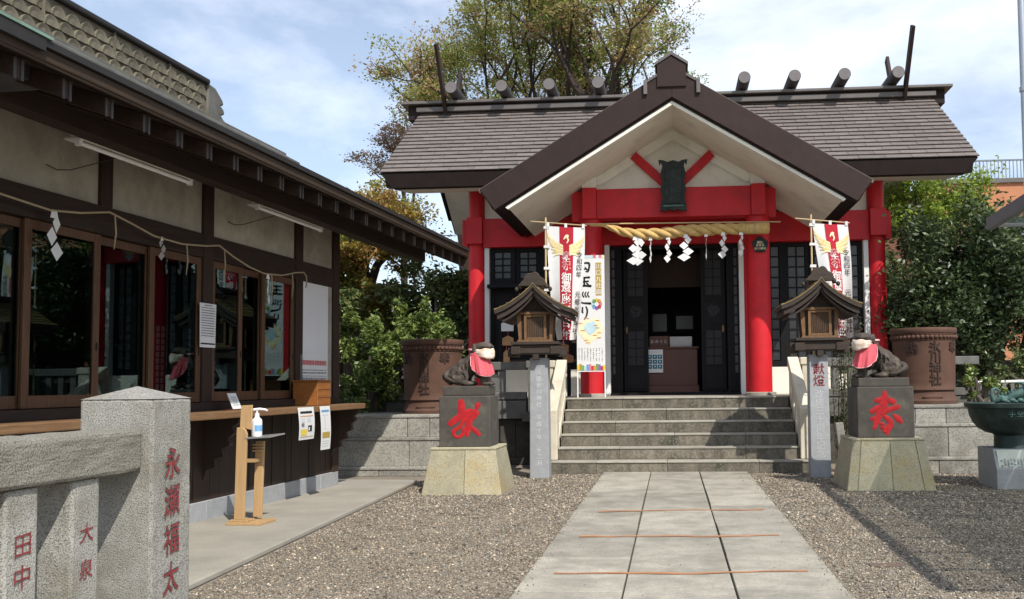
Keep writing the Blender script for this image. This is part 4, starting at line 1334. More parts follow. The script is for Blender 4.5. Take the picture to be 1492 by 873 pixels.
def lantern(label, x):
    t = thing('wooden_lantern', label, 'lantern', (x, 13.7, 1.77), group='wooden roofed lanterns', local=True)
    z = 0.0
    # tray and bracket
    MB().box(-0.045, 0.045, -0.26, -0.12, -0.03, 0.09).build('bracket', 'lantern_wood', t, bevel=0.008)
    MB().box(-0.30, 0.30, -0.27, 0.27, 0.06, 0.19).build('tray', 'lantern_wood', t, bevel=0.012)
    for sx in (-1, 1):
        MB().box(*sorted((sx * 0.22, sx * 0.36)), -0.29, -0.16, 0.05, 0.17).build('tray_corner', 'lantern_wood', t, bevel=0.01)
        MB().box(*sorted((sx * 0.30, sx * 0.42)), -0.20, 0.22, 0.02, 0.15).build('tray_arm', 'lantern_wood', t, bevel=0.01)
    MB().box(-0.35, 0.35, -0.31, 0.31, 0.19, 0.235).build('sill', 'lantern_wood', t, bevel=0.008)
    MB().box(-0.26, 0.26, -0.285, -0.255, 0.236, 0.262).build('front_sill', 'lantern_fresh', t)
    # body, wider at the top
    MB().frus((0, 0), 0.44, 0.44, 0.50, 0.46, 0.24, 0.68).build('body', 'lantern_wood', t)
    for sx in (-1, 1):
        MB().add([(sx * 0.245, -0.25, 0.262), (sx * 0.205, -0.25, 0.262), (sx * 0.215, -0.25, 0.64), (sx * 0.275, -0.25, 0.64),
                  (sx * 0.245, -0.20, 0.262), (sx * 0.205, -0.20, 0.262), (sx * 0.215, -0.20, 0.64), (sx * 0.275, -0.20, 0.64)],
                 [(0, 1, 2, 3), (7, 6, 5, 4), (0, 4, 5, 1), (1, 5, 6, 2), (2, 6, 7, 3), (3, 7, 4, 0)]).build('corner_post', 'lantern_fresh', t)
    for a_, b_, c_, d_ in ((-0.165, -0.125, 0.262, 0.63), (0.125, 0.165, 0.262, 0.63), (-0.124, 0.124, 0.262, 0.295), (-0.124, 0.124, 0.595, 0.63)):
        MB().box(a_, b_, -0.275, -0.235, c_, d_).build('window_frame', 'lantern_fresh', t, bevel=0.004)
    m = MB()
    for i in range(9):
        m.box(-0.118 + i * 0.0272, -0.106 + i * 0.0272, -0.258, -0.245, 0.296, 0.594)
    m.build('grille', 'lantern_wood', t)
    MB().box(-0.124, 0.124, -0.244, -0.238, 0.295, 0.595).build('paper_pane', 'lantern_fresh', t)
    MB().box(-0.25, 0.25, -0.29, -0.24, 0.632, 0.672).build('lintel', 'lantern_fresh', t, bevel=0.004)
    # roof with concave slopes
    prof = lambda q: 1.085 - 0.43 * (q ** 0.80) + 0.055 * q ** 4
    n = 12

    def roof_leg(sx, o0, o1, xe):
        up = [(sx * xe * i / n, prof(i / n) - o0) for i in range(n + 1)]
        dn = [(sx * xe * i / n, prof(i / n) - o1) for i in range(n, -1, -1)]
        p_ = up + dn
        return p_ if sx < 0 else p_[::-1]
    for sx in (-1, 1):
        MB().prism(roof_leg(sx, 0.0, 0.016, 0.565), -0.50, 0.50, 'y').build('roof_sheet', 'copper_gold', t)
        MB().prism(roof_leg(sx, 0.017, 0.075, 0.56), -0.495, 0.495, 'y').build('roof_deck', 'lantern_wood', t)
        MB().prism(roof_leg(sx, 0.075, 0.15, 0.525), -0.46, 0.46, 'y').build('bargeboard', 'lantern_wood', t)
        MB().prism(roof_leg(sx, 0.15, 0.19, 0.46), -0.42, 0.42, 'y').build('inner_board', 'lantern_wood', t)
        m = MB()
        for i in range(1, 6):
            q = i / 6
            m.tube([(sx * 0.565 * q, -0.505, prof(q) + 0.004), (sx * 0.565 * q, 0.505, prof(q) + 0.004)], 0.008, 6)
        m.build('roof_seams', 'copper_gold', t)
    MB().prism([(-0.33, 0.67), (0.33, 0.67), (0.30, 0.70), (0, 0.88), (-0.30, 0.70)], -0.22, 0.22, 'y').build('gable_fill', 'lantern_wood', t)
    # cloud shaped ridge ornament
    pol = []
    for k in range(40):
        q = k / 39
        a_ = math.pi * q
        lob = 1 + 0.14 * abs(math.sin(a_ * 3.5 + 0.2))
        pol.append((0.155 * math.cos(a_) * lob * (1.15 - 0.25 * math.sin(a_)), 1.03 + 0.19 * math.sin(a_) * lob))
    MB().prism(pol[::-1], -0.47, -0.38, 'y').build('ridge_ornament', 'lantern_wood', t, bevel=0.012)
    MB().tube([(0, -0.38, 1.12), (0, 0.5, 1.12)], 0.055, 10).build('ridge', 'lantern_wood', t, smooth=True)
    for sx in (-1, 1):
        m = MB()
        for k, (a_, b_, r_) in enumerate(((0.13, 1.08, 0.035), (0.19, 1.03, 0.035), (0.245, 0.99, 0.03))):
            m.ball((sx * a_, -0.42, b_), (r_, 0.04, r_ * 1.2), 10, 6)
        m.build('cloud_scroll', 'lantern_wood', t, smooth=True)
    return t


la = lantern('brown wooden roofed lantern on the post left of the stairs', -1.985)
lb_ = lantern('brown wooden roofed lantern on the post right of the stairs', 2.125)

# ---------------------------------------------------------------- guardian statues on pedestals
def pedestal(label, cx, yb, w0, w1, zb, bw, zblk, pw, zpl, strokes, joints):
    t = thing('statue_pedestal', label, 'pedestal', (cx, yb + 0.5, 0), group='statue pedestals')
    d0, d1 = w0 - 0.02, w1 - 0.05
    yc = yb + d0 / 2
    # battered base of slabs
    zt = zb - 0.035
    core = MB().frus((cx, yc), w0 - 0.03, d0 - 0.03, w1 - 0.03, d1 - 0.03, 0, zt).build('base_core', 'base_stone', t)
    xs = [-0.5] + joints + [0.5]
    for a_, b_ in zip(xs[:-1], xs[1:]):
        e = 0.003
        lo = [(cx + w0 * a_ + e, yc - d0 / 2, 0), (cx + w0 * b_ - e, yc - d0 / 2, 0), (cx + w1 * b_ - e, yc - d1 / 2, zt), (cx + w1 * a_ + e, yc - d1 / 2, zt)]
        hi = [(p_[0], p_[1] + 0.06, p_[2]) for p_ in lo]
        MB().add(lo + hi, [(0, 1, 2, 3), (7, 6, 5, 4), (0, 4, 5, 1), (1, 5, 6, 2), (2, 6, 7, 3), (3, 7, 4, 0)]).build('base_slab', 'base_stone', t, bevel=0.006)
    for sx in (-1, 1):
        lo = [(cx + sx * w0 / 2, yc - d0 / 2 + 0.004, 0), (cx + sx * w0 / 2, yc + d0 / 2, 0), (cx + sx * w1 / 2, yc + d1 / 2, zt), (cx + sx * w1 / 2, yc - d1 / 2 + 0.004, zt)]
        hi = [(p_[0] - sx * 0.06, p_[1], p_[2]) for p_ in lo]
        fs = [(0, 1, 2, 3), (7, 6, 5, 4), (0, 4, 5, 1), (1, 5, 6, 2), (2, 6, 7, 3), (3, 7, 4, 0)]
        MB().add(lo + hi, fs).build('base_slab', 'base_stone', t, bevel=0.006)
    MB().box(cx - w1 / 2 - 0.006, cx + w1 / 2 + 0.006, yc - d1 / 2 - 0.008, yc + d1 / 2 + 0.008, zt, zb).build('base_cap', 'base_stone', t, bevel=0.012)
    bd = bw - 0.06
    blk = MB().box(cx - bw / 2, cx + bw / 2, yc - bd / 2, yc + bd / 2, zb, zblk).build('block', 'dark_stone', t, bevel=0.014)
    MB().box(cx - pw / 2, cx + pw / 2, yc - pw / 2 + 0.06, yc + pw / 2 - 0.06, zblk, zpl).build('plinth', 'dark_stone', t, bevel=0.012)
    m = MB()
    zc = (zb + zblk) / 2
    for stk in strokes:
        stroke(m, stk, lambda u, v, w: (cx + u, yc - bd / 2 - 0.002 - w, zc - v), 0.0035, 5)
    m.build('carved_character', 'red_carve', t, smooth=60)
    return t, yc


def to_st(lst, cx, cy, sc):
    return [[((p_[0] - cx) * sc, (p_[1] - cy) * sc, p_[2] * sc * 0.97) for p_ in s_] for s_ in lst]


# strokes read off the two carved blocks (units: zoomed pixels)
ken = [[(410, 160, 45), (415, 235, 52), (395, 300, 32)],
       [(265, 445, 42), (350, 385, 48), (470, 300, 46), (560, 285, 40), (600, 310, 34)],
       [(610, 285, 38), (625, 320, 32), (570, 385, 26)],
       [(640, 200, 40), (628, 225, 34)],
       [(560, 300, 46), (520, 390, 52), (505, 500, 52), (490, 605, 26)],
       [(470, 380, 30), (420, 440, 26), (390, 500, 28), (310, 540, 30), (300, 600, 20), (360, 640, 20), (430, 600, 28), (455, 520, 30)],
       [(560, 510, 28), (620, 560, 34), (655, 595, 26)],
       [(520, 330, 20), (440, 400, 22), (400, 470, 24)]]
hou = [[(495, 145, 26), (500, 230, 58), (470, 330, 60), (420, 440, 50), (350, 620, 26)],
       [(385, 255, 34), (480, 235, 40), (610, 270, 38)],
       [(320, 400, 32), (390, 360, 42), (470, 330, 36)],
       [(440, 440, 26), (560, 370, 36), (665, 340, 34)],
       [(320, 500, 26), (380, 480, 34), (450, 420, 30)],
       [(480, 460, 22), (540, 510, 42), (580, 560, 36), (520, 640, 46), (515, 700, 18)],
       [(610, 450, 20), (665, 500, 46), (700, 540, 26)],
       [(430, 560, 20), (480, 570, 20), (430, 625, 20), (500, 610, 18), (460, 665, 16), (520, 680, 14)]]
K1 = 0.00905 * 110 / 1067 * 1.05
p1, y1 = pedestal('battered granite pedestal with a red carved character, left of the stairs', -2.668, 11.6, 1.03, 0.835, 0.59, 0.665, 1.245, 0.60, 1.372,
                  to_st(ken, 455, 420, 0.00095), [0.03])
p2, y2 = pedestal('battered granite pedestal with a red carved character, right of the stairs', 2.72, 11.9, 1.10, 0.89, 0.655, 0.715, 1.305, 0.645, 1.42,
                  to_st(hou, 505, 410, 0.00096), [-0.38, 0.02, 0.37])


def statue(label, loc, mirror, sc):
    t = thing('guardian_statue', label, 'statue', loc, 0, 'stone guardian dogs', local=True)
    m = MB()
    B = m.ball
    # body chain from chest to rump
    for a_, b_, c_, r_ in ((0.10, 0.0, 0.335, (0.105, 0.105, 0.11)), (0.03, 0.01, 0.275, (0.125, 0.115, 0.135)), (-0.06, 0.015, 0.215, (0.135, 0.125, 0.145)),
                           (-0.15, 0.02, 0.155, (0.13, 0.135, 0.13)), (0.13, -0.01, 0.22, (0.08, 0.10, 0.13)),
                           (0.13, -0.03, 0.43, (0.10, 0.10, 0.10))):
        B((a_, b_, c_), r_, 16, 10)
    # haunches and hind paws
    for sy in (-1, 1):
        B((-0.12, sy * 0.10, 0.115), (0.135, 0.06, 0.105), 16, 10)
        B((0.0, sy * 0.125, 0.03), (0.09, 0.045, 0.032), 12, 8)
        # fore legs
        m.tube([(0.16, sy * 0.075, 0.28), (0.195, sy * 0.08, 0.15), (0.205, sy * 0.082, 0.03)], [0.065, 0.05, 0.048], 12)
        B((0.235, sy * 0.085, 0.03), (0.07, 0.048, 0.034), 12, 8)
        for k in range(3):
            B((0.295, sy * 0.085 + (k - 1) * 0.028, 0.024), (0.022, 0.016, 0.02), 8, 6)
    # head turned towards the path and the viewer
    hd = Vector((0.80, -0.6, 0)).normalized()
    sd = Vector((-hd.y, hd.x, 0))
    hc = Vector((0.185, -0.05, 0.455))

    def H(f_, s_, u_):
        p_ = hc + hd * f_ + sd * s_
        return (p_.x, p_.y, p_.z + u_)
    B(H(0, 0, 0), (0.118, 0.118, 0.10), 18, 12)
    B(H(0.015, 0, 0.045), (0.125, 0.125, 0.062), 18, 10)
    B(H(0.075, 0, -0.045), (0.062, 0.07, 0.055), 14, 10)
    for s_ in (-1, 1):
        B(H(0.095, s_ * 0.05, 0.012), (0.026, 0.026, 0.022), 10, 8)
        B(H(0.10, s_ * 0.05, 0.040), (0.045, 0.045, 0.020), 10, 8)
        B(H(-0.03, s_ * 0.115, 0.005), (0.035, 0.035, 0.065), 10, 8)
    # mane curls at the back of the neck
    for k in range(5):
        B((0.05 - 0.028 * k, -0.085, 0.41 - 0.05 * k), (0.035, 0.03, 0.04), 10, 8)
        B((0.05 - 0.028 * k, 0.085, 0.41 - 0.05 * k), (0.035, 0.03, 0.04), 10, 8)
    # carved relief: shoulder swirl, ribs, haunch folds, locks of the mane
    for sy in (-1, 1):
        for k in range(4):
            a0 = 0.5 + 0.5 * k
            m.tube([(0.02 - 0.05 * k, sy * 0.105, 0.36 - 0.045 * k), (-0.01 - 0.05 * k, sy * (0.128 + 0.004 * k), 0.29 - 0.04 * k), (-0.0 - 0.045 * k, sy * (0.135 + 0.004 * k), 0.22 - 0.04 * k)], [0.010, 0.015, 0.008], 6)
        pts_ = [(-0.12 + 0.105 * math.cos(q_) * (1 - q_ / 9), sy * 0.158, 0.12 + 0.085 * math.sin(q_) * (1 - q_ / 9)) for q_ in [i_ * 0.45 for i_ in range(13)]]
        m.tube(pts_, 0.010, 6)
        for k in range(5):
            B(H(-0.07 - 0.02 * k, sy * (0.085 + 0.01 * k), 0.055 - 0.05 * k), (0.030, 0.030, 0.034), 8, 6)
    # curled tail
    for k in range(9):
        a_ = k / 8
        B((-0.24 - 0.075 * math.sin(a_ * 2.6), -0.03, 0.055 + 0.15 * a_ - 0.05 * a_ * a_), (0.045 - 0.012 * a_, 0.045, 0.045), 10, 8)
    m.tube([(-0.05, -0.13, 0.06), (-0.17, -0.14, 0.055), (-0.28, -0.10, 0.10), (-0.31, -0.05, 0.16)], [0.02, 0.025, 0.03, 0.025], 8)
    m.tube([(-0.03, -0.135, 0.10), (-0.14, -0.155, 0.105), (-0.24, -0.12, 0.14)], [0.014, 0.02, 0.015], 8)
    m.tube([(-0.02, -0.125, 0.15), (-0.10, -0.15, 0.165), (-0.20, -0.135, 0.155)], [0.012, 0.02, 0.012], 8)
    me = bpy.data.meshes.new('b')
    me.from_pydata(m.v, [], m.f)
    ob = bpy.data.objects.new('b', me)
    COL.objects.link(ob)
    rm = ob.modifiers.new('r', 'REMESH')
    rm.mode = 'VOXEL'
    rm.voxel_size = 0.0095
    sm = ob.modifiers.new('s', 'SMOOTH')
    sm.iterations = 3
    dg = bpy.context.evaluated_depsgraph_get()
    body = bpy.data.meshes.new_from_object(ob.evaluated_get(dg))
    bpy.data.objects.remove(ob)
    body.materials.clear()
    body.materials.append(MATS['statue_stone'])
    body.shade_smooth()
    fx = -1 if mirror else 1
    MS = Matrix.Diagonal((fx * sc, sc, sc, 1))
    body.transform(MS)
    if mirror:
        body.flip_normals()
    o = bpy.data.objects.new('body', body)
    COL.objects.link(o)
    o.parent = t
    T_ = lambda x_, y_, z_: (fx * x_ * sc, y_ * sc, z_ * sc)
    # bib: cloth round the neck hanging over the chest
    nu, nv = 30, 16
    vs_, es = [], []
    for i in range(nu + 1):
        a_ = math.radians(-150 + 215 * i / nu)
        e_ = max(0.0, math.sin(math.pi * i / nu)) ** 0.45
        for j in range(nv + 1):
            q = j / nv
            ln = 0.33 * (0.10 + 0.90 * e_)
            rad_ = 0.118 + 0.035 * q + (0.016 * math.sin(i * 0.9) + 0.008 * math.sin(i * 2.1 + 1)) * q
            cx_, cy_ = 0.125 + 0.05 * q, -0.03 - 0.03 * q
            vs_.append((cx_ + rad_ * math.cos(a_) * 0.95, cy_ + rad_ * math.sin(a_), 0.425 - ln * q + 0.03 * math.cos(a_ + 0.3)))
    fs = [(i * (nv + 1) + j, (i + 1) * (nv + 1) + j, (i + 1) * (nv + 1) + j + 1, i * (nv + 1) + j + 1) for i in range(nu) for j in range(nv)]
    bb = MB().add(vs_, fs).map(T_).build('bib', 'bib_pink', t, smooth=True)
    so = bb.modifiers.new('thick', 'SOLIDIFY')
    so.thickness = 0.005
    rim = [vs_[i * (nv + 1) + nv] for i in range(nu + 1)]
    MB().tube([T_(*p_) for p_ in rim], 0.0055 * sc, 6).build('bib_hem', 'bib_edge', bb, smooth=True)
    col_ = [(0.115 + 0.118 * math.cos(2 * math.pi * k / 24), -0.02 + 0.122 * math.sin(2 * math.pi * k / 24), 0.43 + 0.035 * math.cos(2 * math.pi * k / 24 + 2.6)) for k in range(25)]
    MB().tube([T_(*p_) for p_ in col_], 0.012 * sc, 6).build('bib_collar', 'bib_edge', bb, smooth=True)
    # face mask wrapped across the muzzle from cheek to cheek
    vs_, fs = [], []
    nu, nv = 18, 8
    for i in range(nu + 1):
        a_ = math.radians(-100 + 200 * i / nu)
        for j in range(nv + 1):
            q = j / nv
            bulge = max(0.0, math.sin(math.pi * (0.12 + 0.80 * q))) ** 0.5
            rr = (0.118 + 0.030 * max(0.0, math.cos(a_)) ** 1.5) * (0.84 + 0.18 * bulge)
            top_ = 0.018 - 0.016 * (1 - math.cos(a_))
            hh_ = 0.135 * (0.50 + 0.50 * max(0.0, math.cos(a_)))
            zz = top_ - hh_ * q + 0.006 * math.sin(i * 1.3 + j * 0.9) * (1 if j in (0, 8) else 0.4)
            rr += 0.002 * math.sin(j * 1.7 + i * 0.35) + 0.0025 * math.sin(i * 1.7)
            vs_.append(H(0.012 + rr * math.cos(a_), rr * math.sin(a_) * 1.0, zz))
    fs = [(i * (nv + 1) + j, (i + 1) * (nv + 1) + j, (i + 1) * (nv + 1) + j + 1, i * (nv + 1) + j + 1) for i in range(nu) for j in range(nv)]
    mk = MB().add(vs_, fs).map(T_).build('face_mask', 'mask_cloth', t, smooth=True)
    so = mk.modifiers.new('thick', 'SOLIDIFY')
    so.thickness = 0.004
    for s_ in (-1, 1):
        for dz in (0.0, -0.055):
            MB().tube([H(0.0, s_ * 0.118, 0.0 + dz), H(-0.03, s_ * 0.138, 0.015 + dz * 0.3), H(-0.08, s_ * 0.115, 0.02)], 0.004, 5).map(T_).build('mask_string', 'cloth_white', mk)
    return t


statue('dark stone guardian dog with pink bib and face mask on the left pedestal', (-2.655, 12.05, 1.372), False, 1.02)
statue('dark stone guardian dog with pink bib and face mask on the right pedestal', (2.70, 12.35, 1.42), True, 1.05)

# small leaning stone marker
o = MB().add([(2.40, 13.5, 0), (2.53, 13.5, 0), (2.53, 13.6, 0), (2.40, 13.6, 0), (2.33, 13.55, 0.78), (2.44, 13.55, 0.79), (2.44, 13.65, 0.79), (2.33, 13.65, 0.78)],
             [(0, 3, 2, 1), (4, 5, 6, 7), (0, 1, 5, 4), (1, 2, 6, 5), (2, 3, 7, 6), (3, 0, 4, 7)]).build('stone_marker', 'granite', bevel=0.012)
solo(o, 'short slanting granite marker between the right lantern post and pedestal', 'stone marker')

# ---------------------------------------------------------------- clay pots
def pot(label, cx, zb, rt, rb_, ht, name_u):
    t = thing('clay_pot', label, 'pot', (cx, 14.95, zb), 0, 'big brown clay pots')
    cy = 14.95
    prof = [(rb_ * 1.02, 0.0), (rb_ * 1.03, 0.05), (rb_ * 0.96, 0.09), (rb_ * 0.94, 0.14), (rb_ * 0.9, 0.20)]
    MB().lathe(prof, 48, (cx, cy, zb)).build('foot', 'pot_clay', t, smooth=30)
    z1, z2 = 0.225, ht
    rr = lambda z: rb_ * 0.955 + (rt * 0.955 - rb_ * 0.955) * ((z - z1) / (z2 - z1)) ** 1.1
    pr = [(rb_ * 0.88, 0.20), (rb_ * 0.97, 0.215), (rb_ * 0.97, 0.235), (rr(z1), 0.245)]
    for k in range(1, 9):
        z = z1 + (z2 - 0.09 - z1) * k / 8
        pr.append((rr(z), z))
    pr += [(rr(z2) + 0.012, z2 - 0.085), (rt, z2 - 0.06), (rt, z2 - 0.012), (rt - 0.01, z2), (rt - 0.05, z2), (rt - 0.06, z2 - 0.05), (rt - 0.09, z2 - 0.2), (0.01, z2 - 0.22)]
    b = MB().lathe(pr, 56, (cx, cy, zb)).build('body', 'pot_clay', t, smooth=40)
    # band of scallops under the rim
    for k in range(44):
        a_ = 2 * math.pi * k / 44
        if math.sin(a_) > 0.35:
            continue
        z = z2 - 0.145
        r_ = rr(z) + 0.004
        MB().ball((cx + r_ * math.cos(a_), cy + r_ * math.sin(a_), zb + z), (0.036, 0.036, 0.034), 8, 6).build('scallop', 'pot_clay', b, smooth=True)
    MB().lathe([(rr(z2 - 0.19), z2 - 0.20), (rr(z2 - 0.19) + 0.012, z2 - 0.19), (rr(z2 - 0.18), z2 - 0.18)], 56, (cx, cy, zb)).build('ring', 'pot_clay', b, smooth=True)
    MB().lathe([(rr(z2 - 0.10), z2 - 0.115), (rr(z2 - 0.10) + 0.012, z2 - 0.10), (rr(z2 - 0.09), z2 - 0.09)], 56, (cx, cy, zb)).build('ring', 'pot_clay', b, smooth=True)

    def wrap(a0):
        def pl_(u, v):
            z = z2 - 0.30 - v
            r_ = rr(max(z, z1)) + 0.008
            a_ = a0 + u / r_
            return (cx + r_ * math.sin(a_), cy - r_ * math.cos(a_), zb + z)
        return pl_
    for tx, a0, sz, pt in (('氷川神社', name_u, 0.185, 0.165), ('奉', name_u + 0.72, 0.19, 0.165), ('納', name_u - 0.72, 0.19, 0.165)):
        m = MB()
        letters(m, tx, wrap(a0), sz, pt, 0.02)
        o = m.build('raised_lettering', 'carve_dark', b)
        sd_ = o.modifiers.new('thick', 'SOLIDIFY')
        sd_.thickness = 0.016
        sd_.offset = 0
    # oval medallion on the foot
    MB().ball((cx + 0.0, cy - rb_ * 0.94, zb + 0.11), (0.16, 0.02, 0.035), 20, 8).build('medallion', 'pot_clay', t, smooth=True)
    return t


pot('big brown clay pot on the left stone wall, in front of green shrubs', -3.905, 0.932, 0.505, 0.475, 1.185, -0.05)
pot('big reddish brown clay pot on the right stone wall, under dark trees', 3.97, 1.012, 0.50, 0.475, 1.175, 0.10)

# ---------------------------------------------------------------- bronze water bowl
t = thing('bowl_pedestal', 'grey stone pedestal with metal plate under the bronze bowl', 'pedestal', (4.5, 12.4, 0))
MB().add([(4.045, 12.03, 0), (5.2, 12.03, 0), (5.2, 12.75, 0), (4.045, 12.75, 0), (4.045, 12.03, 0.255), (5.2, 12.03, 0.255), (5.2, 12.16, 0.50), (4.045, 12.16, 0.50), (4.045, 12.75, 0.50), (5.2, 12.75, 0.50)],
         [(0, 3, 2, 1), (0, 1, 5, 4), (4, 5, 6, 7), (7, 6, 9, 8), (1, 2, 9, 6, 5), (0, 4, 7, 8, 3), (2, 3, 8, 9)]).build('stone', 'granite_fine', t, bevel=0.01)
MB().add([(4.08, 12.034 + 0.02, 0.275), (5.1, 12.034 + 0.02, 0.275), (5.1, 12.145, 0.487), (4.08, 12.145, 0.487)], [(0, 1, 2, 3)]).map(lambda x, y, z: (x, y - 0.012, z + 0.004)).build('plate', 'plate_metal', t)
m = MB()
for i in range(14):
    q = i / 14
    for k in range(24):
        x_ = 4.11 + k * 0.04
        if R.random() < 0.8:
            y_, z_ = 12.044 + 0.115 * q, 0.284 + 0.20 * q
            m.add([(x_, y_ - 0.012, z_ + 0.004), (x_ + 0.026, y_ - 0.012, z_ + 0.004), (x_ + 0.026, y_ - 0.008, z_ + 0.011), (x_, y_ - 0.008, z_ + 0.011)], [(0, 1, 2, 3)])
tag(m.build('plate_text', 'ink_grey', t), kind='stuff')
t = thing('bronze_bowl', 'dark green bronze water bowl on a stone pedestal', 'bowl', (4.36, 12.42, 0.5))
bc = (4.36, 12.42, 0.50)
MB().lathe([(0.205, 0.0), (0.20, 0.02), (0.195, 0.16), (0.21, 0.175)], 40, bc).build('foot', 'bronze', t, smooth=35)
prof = [(0.20, 0.175), (0.30, 0.20), (0.39, 0.255), (0.455, 0.335), (0.49, 0.42), (0.505, 0.50), (0.51, 0.52), (0.545, 0.525), (0.55, 0.575), (0.53, 0.58), (0.47, 0.575), (0.45, 0.50), (0.3, 0.46), (0.01, 0.46)]
b = MB().lathe(prof, 64, bc).build('bowl', 'bronze', t, smooth=40)
m = MB()
for i, ch in enumerate('手空八'):
    a0 = -0.27 + i * 0.19
    letters(m, ch, lambda u, v: (bc[0] + 0.505 * math.sin(a0 + u / 0.5), bc[1] - 0.505 * math.cos(a0 + u / 0.5) + 0.0, bc[2] + 0.455 - v), 0.085, 0, 0.006)
m.build('lettering', 'bronze_patina', b)
# dragon on the rim
t = thing('bronze_dragon', 'pale green bronze dragon lying on the rim of the bowl', 'dragon', (4.4, 12.35, 1.08))
m = MB()
z0 = 1.085
m.tube([(4.10, 12.2, z0 + 0.02), (4.07, 12.2, z0 + 0.10), (4.08, 12.2, z0 + 0.16), (4.12, 12.2, z0 + 0.185), (4.17, 12.2, z0 + 0.15), (4.15, 12.2, z0 + 0.11)], [0.035, 0.03, 0.026, 0.022, 0.018, 0.01], 10)
m.tube([(4.10, 12.2, z0 + 0.02), (4.18, 12.17, z0 + 0.05), (4.26, 12.2, z0 + 0.05), (4.34, 12.18, z0 + 0.09), (4.42, 12.17, z0 + 0.12), (4.48, 12.16, z0 + 0.17)], [0.035, 0.05, 0.05, 0.06, 0.06, 0.05], 12)
m.ball((4.51, 12.13, z0 + 0.18), (0.075, 0.06, 0.05), 14, 10).ball((4.56, 12.10, z0 + 0.15), (0.05, 0.045, 0.032), 12, 8)
for k in range(9):
    m.ball((4.15 + 0.04 * k, 12.17, z0 + 0.085 + 0.012 * k + 0.01 * (k % 2)), (0.017, 0.02, 0.026), 8, 6)
for k in range(4):
    m.ball((4.20 + 0.1 * k, 12.12, z0 + 0.03), (0.045, 0.035, 0.03), 10, 8)
    m.ball((4.23 + 0.1 * k, 12.09, z0 + 0.015), (0.03, 0.03, 0.018), 8, 6)
m.tube([(4.45, 12.10, z0 + 0.06), (4.55, 12.06, z0 + 0.035), (4.66, 12.04, z0 + 0.02)], [0.03, 0.025, 0.02], 8)
for s_ in (-1, 1):
    m.tube([(4.48, 12.14 + 0.03 * s_, z0 + 0.21), (4.42, 12.16 + 0.05 * s_, z0 + 0.25), (4.36, 12.17 + 0.05 * s_, z0 + 0.25)], [0.016, 0.012, 0.006], 8)
m.build('body', 'bronze_patina', t, smooth=True)
m = MB()
m.ball((4.545, 12.07, z0 + 0.165), (0.06, 0.035, 0.042), 14, 10)
m.build('face_mask', 'bib_edge', t, smooth=True)

# strips lying across the path
for i, (xa, ya, xb, yb, lab) in enumerate(((-0.80, 9.84, 0.95, 10.03, 'thin faded orange strip lying across the path, farthest from the camera'),
                                      (-0.84, 8.24, 0.925, 8.36, 'orange strip lying across the path between the other two'),
                                      (-0.865, 6.67, 0.95, 6.80, 'orange strip lying across the path nearest the camera'))):
    n = 24
    vs_ = []
    for k in range(n + 1):
        q = k / n
        x_ = xa + (xb - xa) * q
        y_ = ya + (yb - ya) * q + 0.03 * math.sin(q * 5 + i) + 0.012 * math.sin(q * 13 + 2 * i)
        w = 0.012 + 0.005 * math.sin(q * 9 + i * 2)
        z_ = 0.037 + 0.004 * abs(math.sin(q * 14 + i))
        vs_ += [(x_, y_ - w, z_), (x_, y_ + w, z_ + 0.003)]
    o = MB().add(vs_, [(2 * k, 2 * k + 2, 2 * k + 3, 2 * k + 1) for k in range(n)]).build('orange_strip', 'strip_orange')
    so = o.modifiers.new('thick', 'SOLIDIFY')
    so.thickness = 0.004
    solo(o, lab, 'strip', 'orange strips on the path')
o = MB().box(1.46, 1.72, 7.12, 7.24, 0.004, 0.0115).build('metal_cover', 'rust_plate', bevel=0.004)
solo(o, 'small flat brown metal cover lying in the gravel right of the path', 'cover')

# ---------------------------------------------------------------- shrine office on the left
TH = math.radians(3.95)
OX, OY = -4.563, 12.376
of = thing('shrine_office', 'low dark timbered shrine office with plaster panels and tiled ridge', 'building', (OX, OY, 0), -TH, local=True)
S1 = 9.2   # built this far towards the camera


def ob(o0, o1, s0, s1, z0, z1):
    """box in office space: o outwards from the wall, s from the far corner towards the camera"""
    return MB().box(o0, o1, -s1, -s0, z0, z1)


# base, plank wall, counter
x = 0.0
for i, w in enumerate((0.55, 0.62, 0.9, 1.1, 0.55, 0.32, 0.9, 1.3, 1.3, 1.66)):
    ob(-0.12, 0.03, x + 0.003, x + w - 0.003, 0.0, 0.24).build('base_stone', 'granite_fine', of, bevel=0.008)
    x += w
m = None
k = 0
x = 0.02
while x < S1:
    w = R.uniform(0.13, 0.19)
    ob(-0.06, 0.012 + R.uniform(-0.004, 0.004), x, x + w - 0.004, 0.242, 1.08).build('plank', 'plank_dark', of)
    x += w
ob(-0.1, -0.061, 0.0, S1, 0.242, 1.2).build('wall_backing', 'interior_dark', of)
ob(-0.05, 0.46, 0.12, S1, 1.085, 1.155).build('counter', 'counter_wood', of, bevel=0.008)
ob(-0.05, 0.10, 0.12, S1, 1.156, 1.24).build('window_sill', 'dark_wood_h', of, bevel=0.006)
# carved bracket under the counter end
pol = [(0.0, 1.08), (0.40, 1.08), (0.40, 1.03), (0.33, 0.99), (0.36, 0.93), (0.29, 0.88), (0.31, 0.80), (0.22, 0.77), (0.24, 0.69), (0.14, 0.66), (0.15, 0.58), (0.05, 0.55), (0.02, 0.45), (0.0, 0.45)]
for s in (0.14, 3.15):
    MB().prism(pol, -s - 0.07, -s, 'y').build('counter_bracket', 'plank_dark', of, bevel=0.006)
